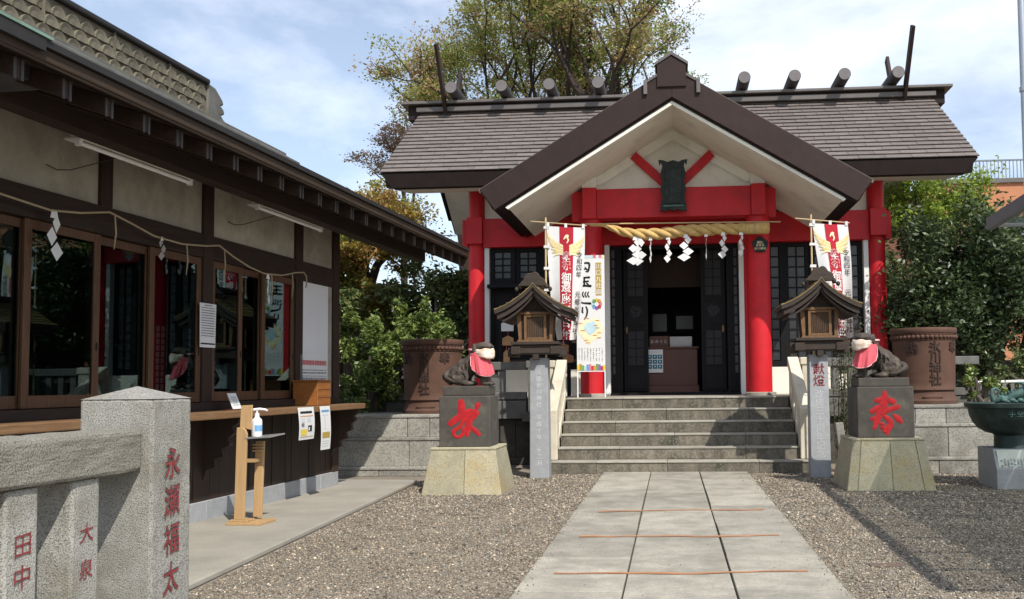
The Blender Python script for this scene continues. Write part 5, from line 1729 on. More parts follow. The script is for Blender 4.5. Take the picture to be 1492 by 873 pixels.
# posts and rails
for s0, s1_, z0, z1 in ((0.0, 0.19, 0.24, 3.75), (1.08, 1.27, 1.16, 3.75), (3.10, 3.28, 1.16, 3.75), (4.69, 4.84, 2.96, 3.75), (6.40, 6.58, 1.16, 3.75), (8.2, 8.38, 1.16, 3.75)):
    ob(-0.10, 0.035, s0, s1_, z0, z1).build('post', 'dark_wood', of, bevel=0.008)
edges = [0.19, 1.08, 1.27, 3.10, 3.28, 6.40, 6.58, 8.20]
for s0, s1_ in ((0.19, 1.08), (1.27, 3.10), (3.28, 6.40), (6.58, 8.20), (8.38, S1)):
    ob(-0.09, 0.028, s0 + 0.001, s1_ - 0.001, 2.72, 2.965).build('lintel', 'dark_wood_h', of, bevel=0.006)
for s0, s1_ in ((0.19, 1.08), (1.27, 3.10), (3.28, 4.69), (4.84, 6.40), (6.58, 8.20), (8.38, S1)):
    ob(-0.10, 0.0, s0 + 0.001, s1_ - 0.001, 2.966, 3.8).build('plaster_panel', 'wall_plaster', of)
ob(-0.12, 0.03, -0.35, S1, 3.56, 3.74).build('wall_plate', 'dark_wood_h', of)
ob(-0.08, 0.005, 0.19, 1.08, 1.24, 2.72).build('plaster_panel', 'wall_plaster', of)


def sash(s0, s1_, dep):
    z0, z1 = 1.245, 2.715
    fr = ob(dep - 0.03, dep, s0, s0 + 0.075, z0, z1)
    ob2 = lambda *a: fr.box(a[0], a[1], -a[3], -a[2], a[4], a[5])
    ob2(dep - 0.03, dep, s1_ - 0.075, s1_, z0, z1)
    ob2(dep - 0.03, dep - 0.001, s0 + 0.075, s1_ - 0.075, z0, z0 + 0.10)
    ob2(dep - 0.03, dep - 0.001, s0 + 0.075, s1_ - 0.075, z1 - 0.075, z1)
    f_ = fr.build('window_sash', 'frame_wood', of, bevel=0.005)
    ob(dep - 0.018, dep - 0.014, s0 + 0.07, s1_ - 0.07, z0 + 0.095, z1 - 0.07).build('glass_pane', 'window_glass', f_)
    MB().ball((dep + 0.002, -(s0 + 0.035), 1.75), (0.004, 0.014, 0.04), 8, 6).build('finger_pull', 'interior_dark', f_)


sash(1.27, 2.05, 0.01)
sash(1.98, 2.55, -0.03)
sash(2.48, 3.10, 0.01)
sash(3.28, 4.12, 0.01)
sash(4.05, 4.90, -0.03)
sash(4.80, 5.66, 0.01)
sash(5.58, 6.40, -0.03)
sash(6.58, 7.42, 0.01)
sash(7.36, 8.20, -0.03)
# dim room behind the glass
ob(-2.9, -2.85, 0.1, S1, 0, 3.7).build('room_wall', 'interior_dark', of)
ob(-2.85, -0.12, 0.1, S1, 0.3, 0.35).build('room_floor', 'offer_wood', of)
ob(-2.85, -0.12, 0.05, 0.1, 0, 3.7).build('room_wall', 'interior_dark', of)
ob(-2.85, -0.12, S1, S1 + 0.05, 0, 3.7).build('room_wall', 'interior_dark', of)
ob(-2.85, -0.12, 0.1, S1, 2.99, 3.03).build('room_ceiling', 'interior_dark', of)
ob(-2.9, 0.03, S1 + 0.051, S1 + 0.12, 0, 3.7).build('end_wall', 'wall_plaster', of)
ob(-2.9, -0.12, -0.02, 0.045, 0, 3.75).build('end_wall', 'plank_dark', of)
# paper lattice screens standing behind the glass
for s0, s1_ in ((2.42, 2.98), (3.36, 3.52)):
    sc_ = ob(-0.34, -0.335, s0, s1_, 1.30, 2.02).build('paper_screen', 'paper', of)
    k = s0
    while k <= s1_ + 0.001:
        ob(-0.333, -0.325, k - 0.006, k + 0.006, 1.30, 2.02).build('screen_bar', 'dark_wood', sc_)
        k += 0.08
    for i in range(12):
        ob(-0.334, -0.324, s0, s1_, 1.30 + i * 0.065, 1.31 + i * 0.065).build('screen_bar', 'dark_wood', sc_)
# roof
EZ = 3.30
E1, E0 = -1.45, S1 + 0.6     # far and near ends of the eave (s)
AX, AZ = -1.75, 5.05         # ridge line


def roof_sheet(o0, o1, dz, n=10):
    """slightly sagging roof profile from the eave to the ridge"""
    P_ = []
    for i in range(n + 1):
        q = i / n
        o_ = 1.42 + (AX - 1.42) * q
        z_ = EZ + (AZ - EZ) * q - 0.16 * math.sin(math.pi * q)
        P_.append((o_, z_ + dz))
    return P_


up = roof_sheet(0, 0, 0.10)
dn = roof_sheet(0, 0, 0.0)
rf = MB().prism(up + dn[::-1], -E0, -E1, 'y').build('roof', 'office_eave', of)
upb = [(2 * AX - p_[0], p_[1]) for p_ in up]
dnb = [(2 * AX - p_[0], p_[1]) for p_ in dn]
MB().prism((upb + dnb[::-1])[::-1], -E0, -E1, 'y').build('back_slope', 'office_eave', rf)
# tile courses of the front slope
for r in range(14):
    q0, q1 = r / 14, (r + 1.12) / 14
    a_ = lambda q: (1.42 + (AX - 1.42) * q, EZ + (AZ - EZ) * q - 0.16 * math.sin(math.pi * q) + 0.10)
    p0, p1_ = a_(q0), a_(min(q1, 1))
    MB().prism([(p0[0] + 0.01, p0[1] + 0.003), (p1_[0], p1_[1] + 0.003), (p1_[0], p1_[1] + 0.012), (p0[0] + 0.01, p0[1] + 0.045)][::-1], -E0 - 0.01, -E1 + 0.01, 'y').build('tile_course', 'grey_tile', rf)
# eave board, gutter edge, rafters with pale metal caps
ob(1.36, 1.43, E1, E0, EZ + 0.015, EZ + 0.09).build('eave_board', 'office_eave', rf, bevel=0.008)
ob(1.40, 1.455, E1 - 0.01, E0, EZ + 0.092, EZ + 0.135).build('eave_tile_edge', 'tile_dark', rf)
s = E1 + 0.15
k = 0
while s < E0:
    z_a, z_b = EZ - 0.115, 3.70
    xo = 1.345
    rt = MB().add([(xo, -s - 0.085, z_a), (xo, -s, z_a), (xo, -s, z_a + 0.12), (xo, -s - 0.085, z_a + 0.12),
                   (-0.1, -s - 0.085, z_b), (-0.1, -s, z_b), (-0.1, -s, z_b + 0.11), (-0.1, -s - 0.085, z_b + 0.11)],
                  [(0, 1, 2, 3), (7, 6, 5, 4), (0, 4, 5, 1), (1, 5, 6, 2), (2, 6, 7, 3), (3, 7, 4, 0)]).build('rafter', 'dark_wood_h', rf)
    MB().box(xo + 0.001, xo + 0.005, -s - 0.082, -s - 0.060, z_a - 0.01, z_a + 0.115).build('rafter_strap', 'strap_grey', rt)
    MB().box(xo + 0.001, xo + 0.005, -s - 0.025, -s - 0.003, z_a - 0.01, z_a + 0.115).build('rafter_strap', 'strap_grey', rt)
    s += 0.39
ob(-0.08, 1.35, E1 + 0.03, E0, 3.80, 3.82).map(lambda a, b, c: (a, b, c - 0.365 * max(a, 0) + 0.0)).build('soffit_boards', 'plank_dark', rf)
ob(0.60, 0.76, E1 + 0.02, E0, 3.26, 3.42).build('purlin', 'dark_wood_h', rf)
# far gable end
MB().prism([(-0.1, 3.4), (AX, 4.92), (2 * AX + 0.1, 3.4)], 0.30, 0.36, 'y').build('gable_wall', 'wall_plaster', rf)
for sg in (1, -1):
    pu = [(AX + sg * (p_[0] - AX), p_[1] + 0.0) for p_ in up]
    pd = [(AX + sg * (p_[0] - AX), p_[1] - 0.16) for p_ in dn]
    pp = pu + pd[::-1]
    MB().prism(pp if sg > 0 else pp[::-1], -E1, -E1 + 0.06, 'y').build('verge_board', 'office_eave', rf)
# ridge of scale tiles: every scale its own tile
RZ0, RZ1 = 5.02, 5.47
SR0, SR1 = 0.62, 4.9
MB().box(AX - 0.13, AX + 0.13, -SR1, -SR0, RZ0 - 0.1, RZ1).build('ridge_core', 'scale_tile', rf)
MB().box(AX - 0.2, AX + 0.2, -SR1, -SR0 + 0.02, RZ1, RZ1 + 0.07).build('ridge_cap', 'tile_dark', rf, bevel=0.02)
MB().box(AX - 0.17, AX + 0.17, -SR1, -SR0, RZ0 - 0.1, RZ0).build('ridge_foot', 'scale_tile', rf)
hp = [(0.105 * math.cos(math.pi * k / 10), 0.105 * math.sin(math.pi * k / 10)) for k in range(11)]
sc_me = MB()
n_ = len(hp)
sc_me.add([(0.0, a_, b_) for a_, b_ in hp] + [(0.035, a_ * 0.97, b_ * 0.97) for a_, b_ in hp] + [(0.022, a_ * 0.6, b_ * 0.6) for a_, b_ in hp],
          [(k, k + 1, n_ + k + 1, n_ + k) for k in range(n_ - 1)] + [(n_ + k, n_ + k + 1, 2 * n_ + k + 1, 2 * n_ + k) for k in range(n_ - 1)] + [tuple(range(2 * n_, 3 * n_))])
sc_me = mesh_of(sc_me, 'scale', 'scale_tile')
for r in range(3):
    s = SR0 + 0.12 + (0.11 if r % 2 else 0)
    while s < SR1 - 0.1:
        share(sc_me, 'scale_tile', rf, (AX + 0.131 + 0.008 * (2 - r), -s, RZ0 + 0.012 + r * 0.135), (1, 1, 1.15))
        s += 0.22
for s in (1.45, 2.5, 3.6):
    MB().box(AX + 0.13, AX + 0.17, -s - 0.012, -s + 0.012, RZ0, RZ1).build('ridge_joint', 'scale_tile', rf)
# ridge end ornament
orn = [(0.62, 5.02), (0.60, 5.50), (0.42, 5.48), (0.30, 5.40), (0.24, 5.36), (0.21, 5.30), (0.28, 5.27), (0.20, 5.23), (0.19, 5.17), (0.27, 5.14), (0.22, 5.10), (0.05, 5.04), (-0.05, 4.97), (-0.12, 4.90), (0.0, 4.86), (0.4, 4.90)]
MB().prism([(-a_, b_) for a_, b_ in orn], AX - 0.17, AX + 0.17, 'x').build('ridge_ornament', 'grey_tile', rf, bevel=0.03)
# beam end with metal sheath and copper roof edge near the camera
ob(0.1, 1.12, 6.78, 7.10, 3.30, 3.62).build('beam_end', 'iron_plate', of, bevel=0.008)
ob(1.121, 1.126, 6.83, 7.05, 3.34, 3.58).build('beam_cap', 'iron_plate', of)
for zz in (3.40, 3.52):
    MB().ball((1.0, -6.776, zz), (0.016, 0.006, 0.016), 8, 6).build('nail', 'iron_plate', of)
MB().add([(1.47, -7.2, 3.455), (1.47, -E0, 3.50), (1.2, -E0, 3.62), (1.2, -7.2, 3.55), (1.47, -7.2, 3.438), (1.47, -E0, 3.475), (1.2, -E0, 3.52), (1.2, -7.2, 3.45)],
         [(0, 3, 2, 1), (4, 5, 6, 7), (0, 1, 5, 4), (1, 2, 6, 5), (2, 3, 7, 6), (3, 0, 4, 7)]).build('copper_edge', 'copper_green', rf)
MB().add([(1.462, -7.25, 3.437), (1.462, -E0, 3.474), (1.44, -E0, 3.474), (1.44, -7.25, 3.437), (1.462, -7.25, 3.36), (1.462, -E0, 3.38), (1.44, -E0, 3.38), (1.44, -7.25, 3.36)],
         [(0, 1, 2, 3), (7, 6, 5, 4), (0, 4, 5, 1), (1, 5, 6, 2), (2, 6, 7, 3), (3, 7, 4, 0)]).build('edge_board', 'tile_dark', rf)


def ow(o, s, z):
    """office space to world"""
    return (OX + o * math.cos(TH) - s * math.sin(TH), OY - o * math.sin(TH) - s * math.cos(TH), z)


def othing(name, label, cat, o, s, z, group=None):
    return thing(name, label, cat, ow(o, s, z), -TH, group, local=True)


# fluorescent lamps
for s0, s1_, lab in ((4.27, 5.75, 'dusty white tube lamp fixture under the office eave, nearest the camera'), (1.58, 3.10, 'dusty white tube lamp fixture under the office eave, towards the far corner')):
    t = othing('tube_lamp', lab, 'lamp', 0.5, s0, 3.27, 'tube lamps under the office eave')
    L_ = s1_ - s0
    MB().box(-0.06, 0.06, -L_, 0, 0.03, 0.09).build('housing', 'lamp_white', t, bevel=0.01)
    MB().box(-0.11, 0.11, -L_, 0, 0.012, 0.03).build('reflector', 'lamp_white', t, bevel=0.005)
    MB().tube([(0, -L_ + 0.03, -0.012), (0, -0.03, -0.012)], 0.017, 12).build('tube', 'plastic_white', t, smooth=True)
    for yy in (-L_ + 0.02, -0.02):
        MB().box(-0.02, 0.02, yy - 0.018, yy + 0.018, -0.035, 0.012).build('socket', 'plastic_white', t)
    MB().tube([(0.0, -L_ * 0.3, 0.09), (-0.05, -L_ * 0.3, 0.2), (-0.2, -L_ * 0.32, 0.27)], 0.005, 6).build('cable', 'wire', t)
    MB().tube([(-0.02, -L_ * 0.6, 0.03), (-0.25, -L_ * 0.62, -0.03), (-0.42, -L_ * 0.68, -0.10), (-0.46, -L_ * 0.75, -0.12), (-0.47, -L_ * 0.82, -0.10)], 0.004, 6).build('cable', 'wire', t)

# thin rope with streamers along the windows
t = othing('thin_rope', 'thin straw rope strung along the office windows', 'rope', 0.12, 1.2, 2.7)
rp_ = [(7.6, 2.92), (6.6, 2.93), (6.04, 2.82), (5.53, 2.79), (5.2, 2.83), (4.85, 2.90), (4.55, 2.85), (4.23, 2.79), (3.8, 2.78), (3.39, 2.82), (3.15, 2.86), (2.87, 2.78), (2.55, 2.71), (2.22, 2.675), (1.8, 2.70), (1.48, 2.77), (1.25, 2.80), (1.18, 2.76), (1.17, 2.66), (1.19, 2.62)]
MB().tube([(0, -(a_ - 1.2), b_ - 2.7) for a_, b_ in rp_], 0.009, 8).build('rope', 'rope_fibre', t, smooth=True)
for a_ in (4.78, 3.72, 3.05, 2.05, 1.55):
    z_ = float(np.interp(a_, [p_[0] for p_ in rp_[::-1]], [p_[1] for p_ in rp_[::-1]]))
    MB().tube([(0, -(a_ - 1.2), z_ - 2.7), (0.006, -(a_ - 1.2) + 0.01, z_ - 2.7 - 0.16), (0, -(a_ - 1.2) - 0.004, z_ - 2.7 - 0.30)], [0.006, 0.008, 0.004], 6).build('straw_tassel', 'rope_fibre', t, smooth=True)
G2 = 'paper streamers on the office rope'
shide(ow(0.125, 5.5, 2.80), 0.40, 0.22, 0.2, 'white zigzag paper streamer on the office window rope, nearest the camera', G2, math.pi / 2 - TH)
shide(ow(0.125, 2.14, 2.68), 0.36, 0.20, 0.35, 'white zigzag paper streamer on the office window rope, by the far window', G2, math.pi / 2 - TH)
shide(ow(0.125, 4.12, 2.80), 0.22, 0.10, 1.25, 'edge-on paper streamer on the office window rope, between the other two', G2, math.pi / 2 - TH)

# white board and papers
t = othing('notice_board', 'tall white board with printed lines at the far end of the office wall', 'board', 0.012, 0.36, 1.46)
MB().box(0.0, 0.02, -0.81, 0.0, 0.0, 1.25).build('board', 'plastic_white', t, bevel=0.004)
MB().box(0.021, 0.023, -0.79, -0.015, -0.06, 0.33).build('sheet', 'paper', t)
m = MB()
for i, (z_, h_) in enumerate(((0.20, 0.06), (0.13, 0.012), (0.09, 0.022), (0.055, 0.01), (0.01, 0.03), (-0.035, 0.012))):
    k = 0.05
    while k < 0.74:
        w = R.uniform(0.01, 0.04)
        m.box(0.0235, 0.0245, -k - w, -k, z_, z_ + h_)
        k += w + 0.012
    if i == 0:
        m.build('red_print', 'ink_red', t)
        tag(t.children[-1], kind='stuff')
        m = MB()
tag(m.build('black_print', 'ink_grey', t), kind='stuff')


def paper(name, label, o, s, z, w, h, body='paper', prints=(), droop=0.0, rx=0.0):
    t = othing(name, label, 'notice', o, s, z, None)
    n = 8
    vs_ = []
    for i in range(n + 1):
        q = i / n
        for j in (0, 1):
            vs_.append((droop * math.sin(q * 2.6) + rx * (1 - q) * h, -j * w + 0.02 * q * (j - 0.5), h * (1 - q)))
    fs = [(2 * i, 2 * i + 2, 2 * i + 3, 2 * i + 1) for i in range(n)]
    MB().add(vs_, fs).build('sheet', body, t)
    for (a_, b_, c_, d_, mt) in prints:
        P_ = lambda u, v: (droop * math.sin((1 - v / h) * 2.6) + rx * v + 0.003, -w + u, v)
        MB().add([P_(a_, c_), P_(b_, c_), P_(b_, d_), P_(a_, d_)], [(0, 1, 2, 3)]).build('print', mt, t)
    return t


lines = [(0.03, 0.27, 0.40 - i * 0.026, 0.408 - i * 0.026, 'ink_grey') for i in range(12)] + [(0.02, 0.28, 0.03, 0.045, 'ink_black'), (0.08, 0.22, 0.425, 0.435, 'ink_grey')]
paper('paper_notice', 'white typed notice taped to the office post between the windows', 0.055, 3.08, 1.80, 0.30, 0.45, 'paper', lines)
paper('poster', 'cream yellow poster with small pictures hanging from the office counter', 0.475, 1.70, 0.78, 0.40, 0.37, 'paper',
      [(0.05, 0.34, 0.30, 0.325, 'ink_black'), (0.06, 0.16, 0.20, 0.25, 'ink_pale'), (0.20, 0.30, 0.20, 0.25, 'ink_pale'), (0.06, 0.13, 0.15, 0.19, 'ink_grey'), (0.22, 0.32, 0.09, 0.16, 'ink_black'), (0.05, 0.20, 0.05, 0.12, 'ink_yellow'), (0.04, 0.36, 0.265, 0.275, 'ink_orange'), (0.04, 0.36, 0.03, 0.036, 'ink_gold'), (0.235, 0.265, 0.10, 0.14, 'paper')], 0.02)
paper('poster', 'narrow white poster with orange box hanging from the office counter end', 0.475, 1.26, 0.63, 0.28, 0.52, 'paper',
      [(0.04, 0.24, 0.45, 0.475, 'ink_blue'), (0.10, 0.13, 0.24, 0.40, 'ink_pale'), (0.04, 0.24, 0.14, 0.21, 'ink_gold'), (0.05, 0.22, 0.41, 0.42, 'ink_pale'), (0.05, 0.22, 0.10, 0.106, 'ink_pale'), (0.05, 0.22, 0.07, 0.076, 'ink_pale'), (0.05, 0.22, 0.04, 0.046, 'ink_pale')], 0.02)
t = othing('wooden_box', 'honey brown wooden box on the far end of the office counter', 'box', 0.22, 1.05, 1.157)
MB().box(-0.15, 0.17, -0.36, 0.0, 0, 0.29).build('body', 'box_wood', t, bevel=0.006)
MB().box(-0.16, 0.18, -0.37, 0.01, 0.29, 0.31).build('lid', 'box_wood', t, bevel=0.005)
for i in (1, 2):
    MB().box(0.171, 0.174, -0.35, -0.01, 0.095 * i, 0.095 * i + 0.004).build('seam', 'offer_wood', t)
t = othing('card_stand', 'small card leaning on a dark easel on the office counter', 'card', 0.30, 3.0, 1.157)
MB().add([(0, 0, 0.01), (0, -0.16, 0.01), (-0.07, -0.16, 0.17), (-0.07, 0, 0.17), (0.008, 0, 0.012), (0.008, -0.16, 0.012), (-0.062, -0.16, 0.172), (-0.062, 0, 0.172)],
         [(0, 1, 2, 3), (7, 6, 5, 4), (0, 4, 5, 1), (1, 5, 6, 2), (2, 6, 7, 3), (3, 7, 4, 0)]).build('card', 'paper_dim', t)
MB().box(-0.10, 0.03, -0.17, 0.01, 0.0, 0.012).build('easel', 'offer_wood', t)
m = MB()
for i in range(5):
    z_ = 0.05 + i * 0.02
    m.box(0.0095 - 0.4375 * (z_ - 0.01) + 0.001, 0.0105 - 0.4375 * (z_ - 0.01) + 0.002, -0.14, -0.02 - 0.01 * (i % 3), z_, z_ + 0.005)
tag(m.build('print', 'ink_grey', t), kind='stuff')

# sanitizer stand and bottle
t = thing('sanitizer_stand', 'tall light wooden stand on the walkway in front of the office', 'stand', (-4.17, 8.95, 0.05), -TH, local=True)
MB().box(-0.17, 0.19, -0.15, 0.17, 0.0, 0.028).build('base_board', 'stand_wood', t, bevel=0.004)
MB().box(-0.15, 0.04, -0.12, 0.02, 0.028, 0.05).build('foot_board', 'stand_wood', t, bevel=0.004)
MB().prism([(-0.115, 0.05), (-0.01, 0.05), (0.01, 0.88), (-0.005, 0.92), (-0.035, 0.945), (-0.095, 0.945)], -0.10, -0.07, 'y').build('side_board', 'stand_wood', t, bevel=0.004)
MB().prism([(-0.02, 0.05), (0.07, 0.05), (0.09, 0.80), (0.0, 0.80)], 0.09, 0.12, 'y').build('side_board', 'stand_wood', t, bevel=0.004)
MB().prism([(-0.085, 0.945), (-0.075, 1.16), (0.04, 1.165), (0.035, 0.92)], -0.06, -0.035, 'y').build('back_board', 'stand_wood', t, bevel=0.004)
MB().box(-0.06, 0.06, -0.034, 0.089, 0.60, 0.63).build('shelf', 'stand_wood', t)
for z_ in (0.70, 0.73, 0.76):
    MB().box(-0.01, 0.085, 0.05, 0.089, z_, z_ + 0.012).build('slat', 'stand_wood', t)
MB().add([(-0.02, -0.10, 0.83), (0.26, -0.12, 0.845), (0.30, 0.12, 0.865), (0.0, 0.14, 0.84), (-0.02, -0.10, 0.845), (0.26, -0.12, 0.86), (0.30, 0.12, 0.88), (0.0, 0.14, 0.855)],
         [(0, 3, 2, 1), (4, 5, 6, 7), (0, 1, 5, 4), (1, 2, 6, 5), (2, 3, 7, 6), (3, 0, 4, 7)]).build('tray', 'steel_tray', t, bevel=0.003)
t = thing('sanitizer_bottle', 'white pump bottle standing on the wooden stand tray', 'bottle', (-4.10, 8.93, 0.905), -TH, local=True)
MB().lathe([(0.046, 0), (0.05, 0.012), (0.05, 0.14), (0.046, 0.165), (0.025, 0.185), (0.02, 0.20)], 20).build('body', 'plastic_white', t, smooth=50)
MB().lathe([(0.022, 0.20), (0.022, 0.225), (0.008, 0.23), (0.008, 0.255)], 16).build('collar', 'plastic_white', t, smooth=50)
MB().tube([(-0.035, 0, 0.262), (0.03, 0, 0.268), (0.085, 0, 0.262), (0.11, 0, 0.250)], [0.014, 0.014, 0.011, 0.008], 10).build('pump_head', 'plastic_white', t, smooth=True)
m = MB()
for i in range(8):
    a_ = math.radians(-85 + i * 12)
    b_ = math.radians(-85 + (i + 1) * 12)
    m.add([(0.0508 * math.cos(a_), 0.0508 * math.sin(a_), 0.05), (0.0508 * math.cos(b_), 0.0508 * math.sin(b_), 0.05), (0.0508 * math.cos(b_), 0.0508 * math.sin(b_), 0.11), (0.0508 * math.cos(a_), 0.0508 * math.sin(a_), 0.11)], [(0, 1, 2, 3)])
m.build('bottle_label', 'ink_blue', t)

# ---------------------------------------------------------------- granite fence near the camera
fe = thing('stone_fence', 'granite fence with square posts carrying red carved names, close to the camera', 'fence', (-2.1, 3.625, 0), -TH, local=True)
pw, pd = 0.325, 0.27
cl_t = bpy.data.textures.new('chips', 'CLOUDS')
cl_t.noise_scale = 0.045
cl_t.noise_depth = 3


def hewn(o, k=0.007, lv=5):
    """hammered stone: finely divided and slightly uneven"""
    sb = o.modifiers.new('divide', 'SUBSURF')
    sb.subdivision_type = 'SIMPLE'
    sb.levels = sb.render_levels = lv
    d_ = o.modifiers.new('uneven', 'DISPLACE')
    d_.texture = cl_t
    d_.strength = k
    d_.mid_level = 0.5
    d_.texture_coords = 'LOCAL'
    return o


hewn(MB().frus((-pw / 2, pd / 2), pw + 0.012, pd, pw, pd, 0, 1.352).build('corner_post', 'granite', fe, bevel=0.012), 0.006, 5)
MB().add([(-pw - 0.0, 0.0, 1.352), (0, 0, 1.352), (0, pd, 1.352), (-pw, pd, 1.352), (-pw / 2, pd / 2, 1.405)], [(0, 1, 4), (1, 2, 4), (2, 3, 4), (3, 0, 4), (3, 2, 1, 0)]).build('post_cap', 'granite', fe)
hewn(MB().box(-0.30, -0.04, -3.4, -0.002, 1.062, 1.228).build('rail', 'granite_rail', fe, bevel=0.016), 0.012, 6)
for i in range(8):
    y_ = -0.373 - 0.312 * i
    p_ = MB().box(-0.06 - 0.16, -0.06, y_, y_ + 0.147, 0, 1.06).build('fence_post', 'granite', fe, bevel=0.01)
    hewn(p_, 0.005, 4)
    if i < 2:
        m = MB()
        letters(m, ('大泉', '田中')[i], lambda u, v: (-0.0560, y_ + 0.075 + u, 0.865 - v if i == 0 else 0.87 - v), 0.078 if i == 0 else 0.088, 0.135 if i == 0 else 0.105, 0.0, slant=0.08)
        letters(m, ('三郎', '太郎')[i], lambda u, v: (-0.0560, y_ + 0.075 + u, 0.585 - v if i == 0 else 0.64 - v), 0.078, 0.12, 0.0, slant=0.08)
        tag(m.build('lettering', 'red_letter', p_), kind='stuff')
MB().box(-0.34, -0.0, -3.4, -0.003, 0, 0.12).build('plinth', 'granite_rail', fe, bevel=0.01)
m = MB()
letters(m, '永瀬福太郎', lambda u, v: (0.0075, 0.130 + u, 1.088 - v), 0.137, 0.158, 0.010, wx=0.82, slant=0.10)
m.build('letter_shadow', 'letter_shadow_paint', fe)  # bolder dark copy behind the letters, painted as shadow of a cut edge
m = MB()
letters(m, '永瀬福太郎', lambda u, v: (0.0085, 0.128 + u, 1.085 - v), 0.135, 0.158, 0.0, wx=0.82, slant=0.10)
m.build('lettering', 'red_letter', fe)

# ---------------------------------------------------------------- trees and plants
def norm(v):
    return v / np.maximum(np.linalg.norm(v, axis=-1, keepdims=True), 1e-9)


def leaf_mesh(name, C, size, tints, mat, parent, seed, flat=0.35, asp=0.5, origin=(0, 0, 0), cl=None):
    """C (n,3) leaf centres; each leaf one small folded diamond"""
    r = np.random.RandomState(seed)
    n = len(C)
    A = norm(r.normal(size=(n, 3)) * np.array([1, 1, 0.7]))
    B = norm(np.cross(A, norm(r.normal(size=(n, 3)) * np.array([flat, flat, 1.0]))))
    s = (size * r.uniform(0.6, 1.3, n))[:, None]
    Nn = np.cross(A, B)
    V = np.stack([C - A * s, C + B * s * asp + Nn * s * 0.12, C + A * s, C - B * s * asp + Nn * s * 0.12], 1) - np.array(origin)
    F = np.array([[0, 1, 2, 3]])
    k = r.randint(0, len(tints), n)
    if cl is not None:      # leaves of one spray share a colour
        ck = r.randint(0, len(tints), cl.max() + 1)[cl]
        k = np.where(r.uniform(size=n) < 0.72, ck, k)
    T = np.array(tints)[k] * r.uniform(0.7, 1.25, (n, 1))
    return np_mesh(name, V, F, mat, T, parent)


BOUND = [None]


def grow(rng, mb, tips, p, d, L, r, lvl, maxl, spread, up, nb, gnarl=0.12, minr=0.012, droop=0.0):
    """recursive limb: tapered, slightly crooked, forking"""
    n = 4
    for tr in range(4):       # limbs that would leave the crown's reach turn upwards and shorten
        if BOUND[0] is None or BOUND[0](p + d * L):
            break
        d = Vector((d.x * 0.45, d.y, d.z + 0.25)).normalized()
        L *= 0.85
    pts, rad = [p], [r]
    dd = d.copy()
    for i in range(n):
        dd = (dd + Vector((rng.gauss(0, gnarl), rng.gauss(0, gnarl), rng.gauss(0, gnarl) + up * 0.25 - droop * lvl * 0.1))).normalized()
        pts.append(pts[-1] + dd * (L / n))
        rad.append(max(minr, r * (1 - 0.38 * (i + 1) / n)))
    if BOUND[0] is not None and not BOUND[0](pts[-1]):
        return
    mb.tube(pts, rad, 7 if lvl < 2 else 5, cap=False)
    if lvl >= maxl - 1:
        for q in pts[2:]:
            tips.append((tuple(q), lvl))
    if lvl >= maxl:
        return
    m = nb[min(lvl, len(nb) - 1)]
    for i in range(m):
        a = 2 * math.pi * (i + rng.random() * 0.7) / m
        ax = dd.orthogonal().normalized()
        bx = dd.cross(ax)
        sp = spread * rng.uniform(0.6, 1.25)
        nd = (dd * math.cos(sp) + (ax * math.cos(a) + bx * math.sin(a)) * math.sin(sp)).normalized()
        st_ = pts[-1] if i < 2 or lvl > 2 else pts[rng.choice([2, 3])]
        grow(rng, mb, tips, st_, nd, L * rng.uniform(0.62, 0.86), rad[-1] * rng.uniform(0.6, 0.85), lvl + 1, maxl, spread, up, nb, gnarl, minr, droop)


def tree(name, label, base, trunk_h, trunk_r, seed, maxl, L, spread, up, nb, leaf_n, sigma, size, tints, cat='tree', group=None,
         bark='bark', mat='leaf', gnarl=0.12, lean=(0, 0), keep=None, droop=0.0, flat=0.5, dens=1.0):
    t = thing(name, label, cat, base, 0, group)
    rng = random.Random(seed)
    mb = MB()
    tips = []
    b = Vector(base)
    top = b + Vector((lean[0], lean[1], trunk_h))
    mid = b + Vector((lean[0] * 0.4, lean[1] * 0.4, trunk_h * 0.5))
    mb.tube([b - Vector((0, 0, 0.05)), b + Vector((0, 0, trunk_h * 0.12)), mid, top], [trunk_r * 1.35, trunk_r * 1.05, trunk_r * 0.92, trunk_r * 0.85], 10)
    m = nb[0]
    for i in range(m):
        a = 2 * math.pi * (i + rng.random() * 0.6) / m
        sp = spread * rng.uniform(0.5, 1.2)
        d = Vector((math.cos(a) * math.sin(sp), math.sin(a) * math.sin(sp), math.cos(sp)))
        grow(rng, mb, tips, top - Vector((0, 0, trunk_h * 0.06 * rng.random())), d, L * rng.uniform(0.8, 1.15), trunk_r * rng.uniform(0.5, 0.72), 1, maxl, spread, up, nb[1:], gnarl, 0.010, droop)
    mb.build('trunk', bark, t, smooth=True)
    P_ = np.array([q for q, l in tips])
    if keep is not None:
        P_ = P_[[keep(q) for q in P_]]
    r = np.random.RandomState(seed + 1)
    # leafy and bare twigs alternate
    w = r.uniform(0, 1, len(P_)) ** 1.9
    cnt = (leaf_n * 3.0 * w).astype(int)
    cl = np.repeat(np.arange(len(P_)), cnt)
    C = np.repeat(P_, cnt, 0)
    sg = np.repeat(r.uniform(0.5, 1.3, len(P_)), cnt)[:, None]
    C = C + np.clip(r.normal(size=C.shape), -1.7, 1.7) * sigma * sg * np.array([1.15, 1.15, 0.45])
    lo = np.array(tints)
    leaf_mesh('crown', C, size, tints, mat, t, seed + 2, flat, origin=base, cl=cl)
    return t, P_


Z_T = [(0.38, 0.41, 0.11), (0.29, 0.35, 0.09), (0.46, 0.40, 0.14), (0.46, 0.31, 0.16), (0.38, 0.27, 0.16), (0.22, 0.32, 0.09), (0.40, 0.42, 0.12)]
GZ = 'tall zelkova trees behind the shrine'


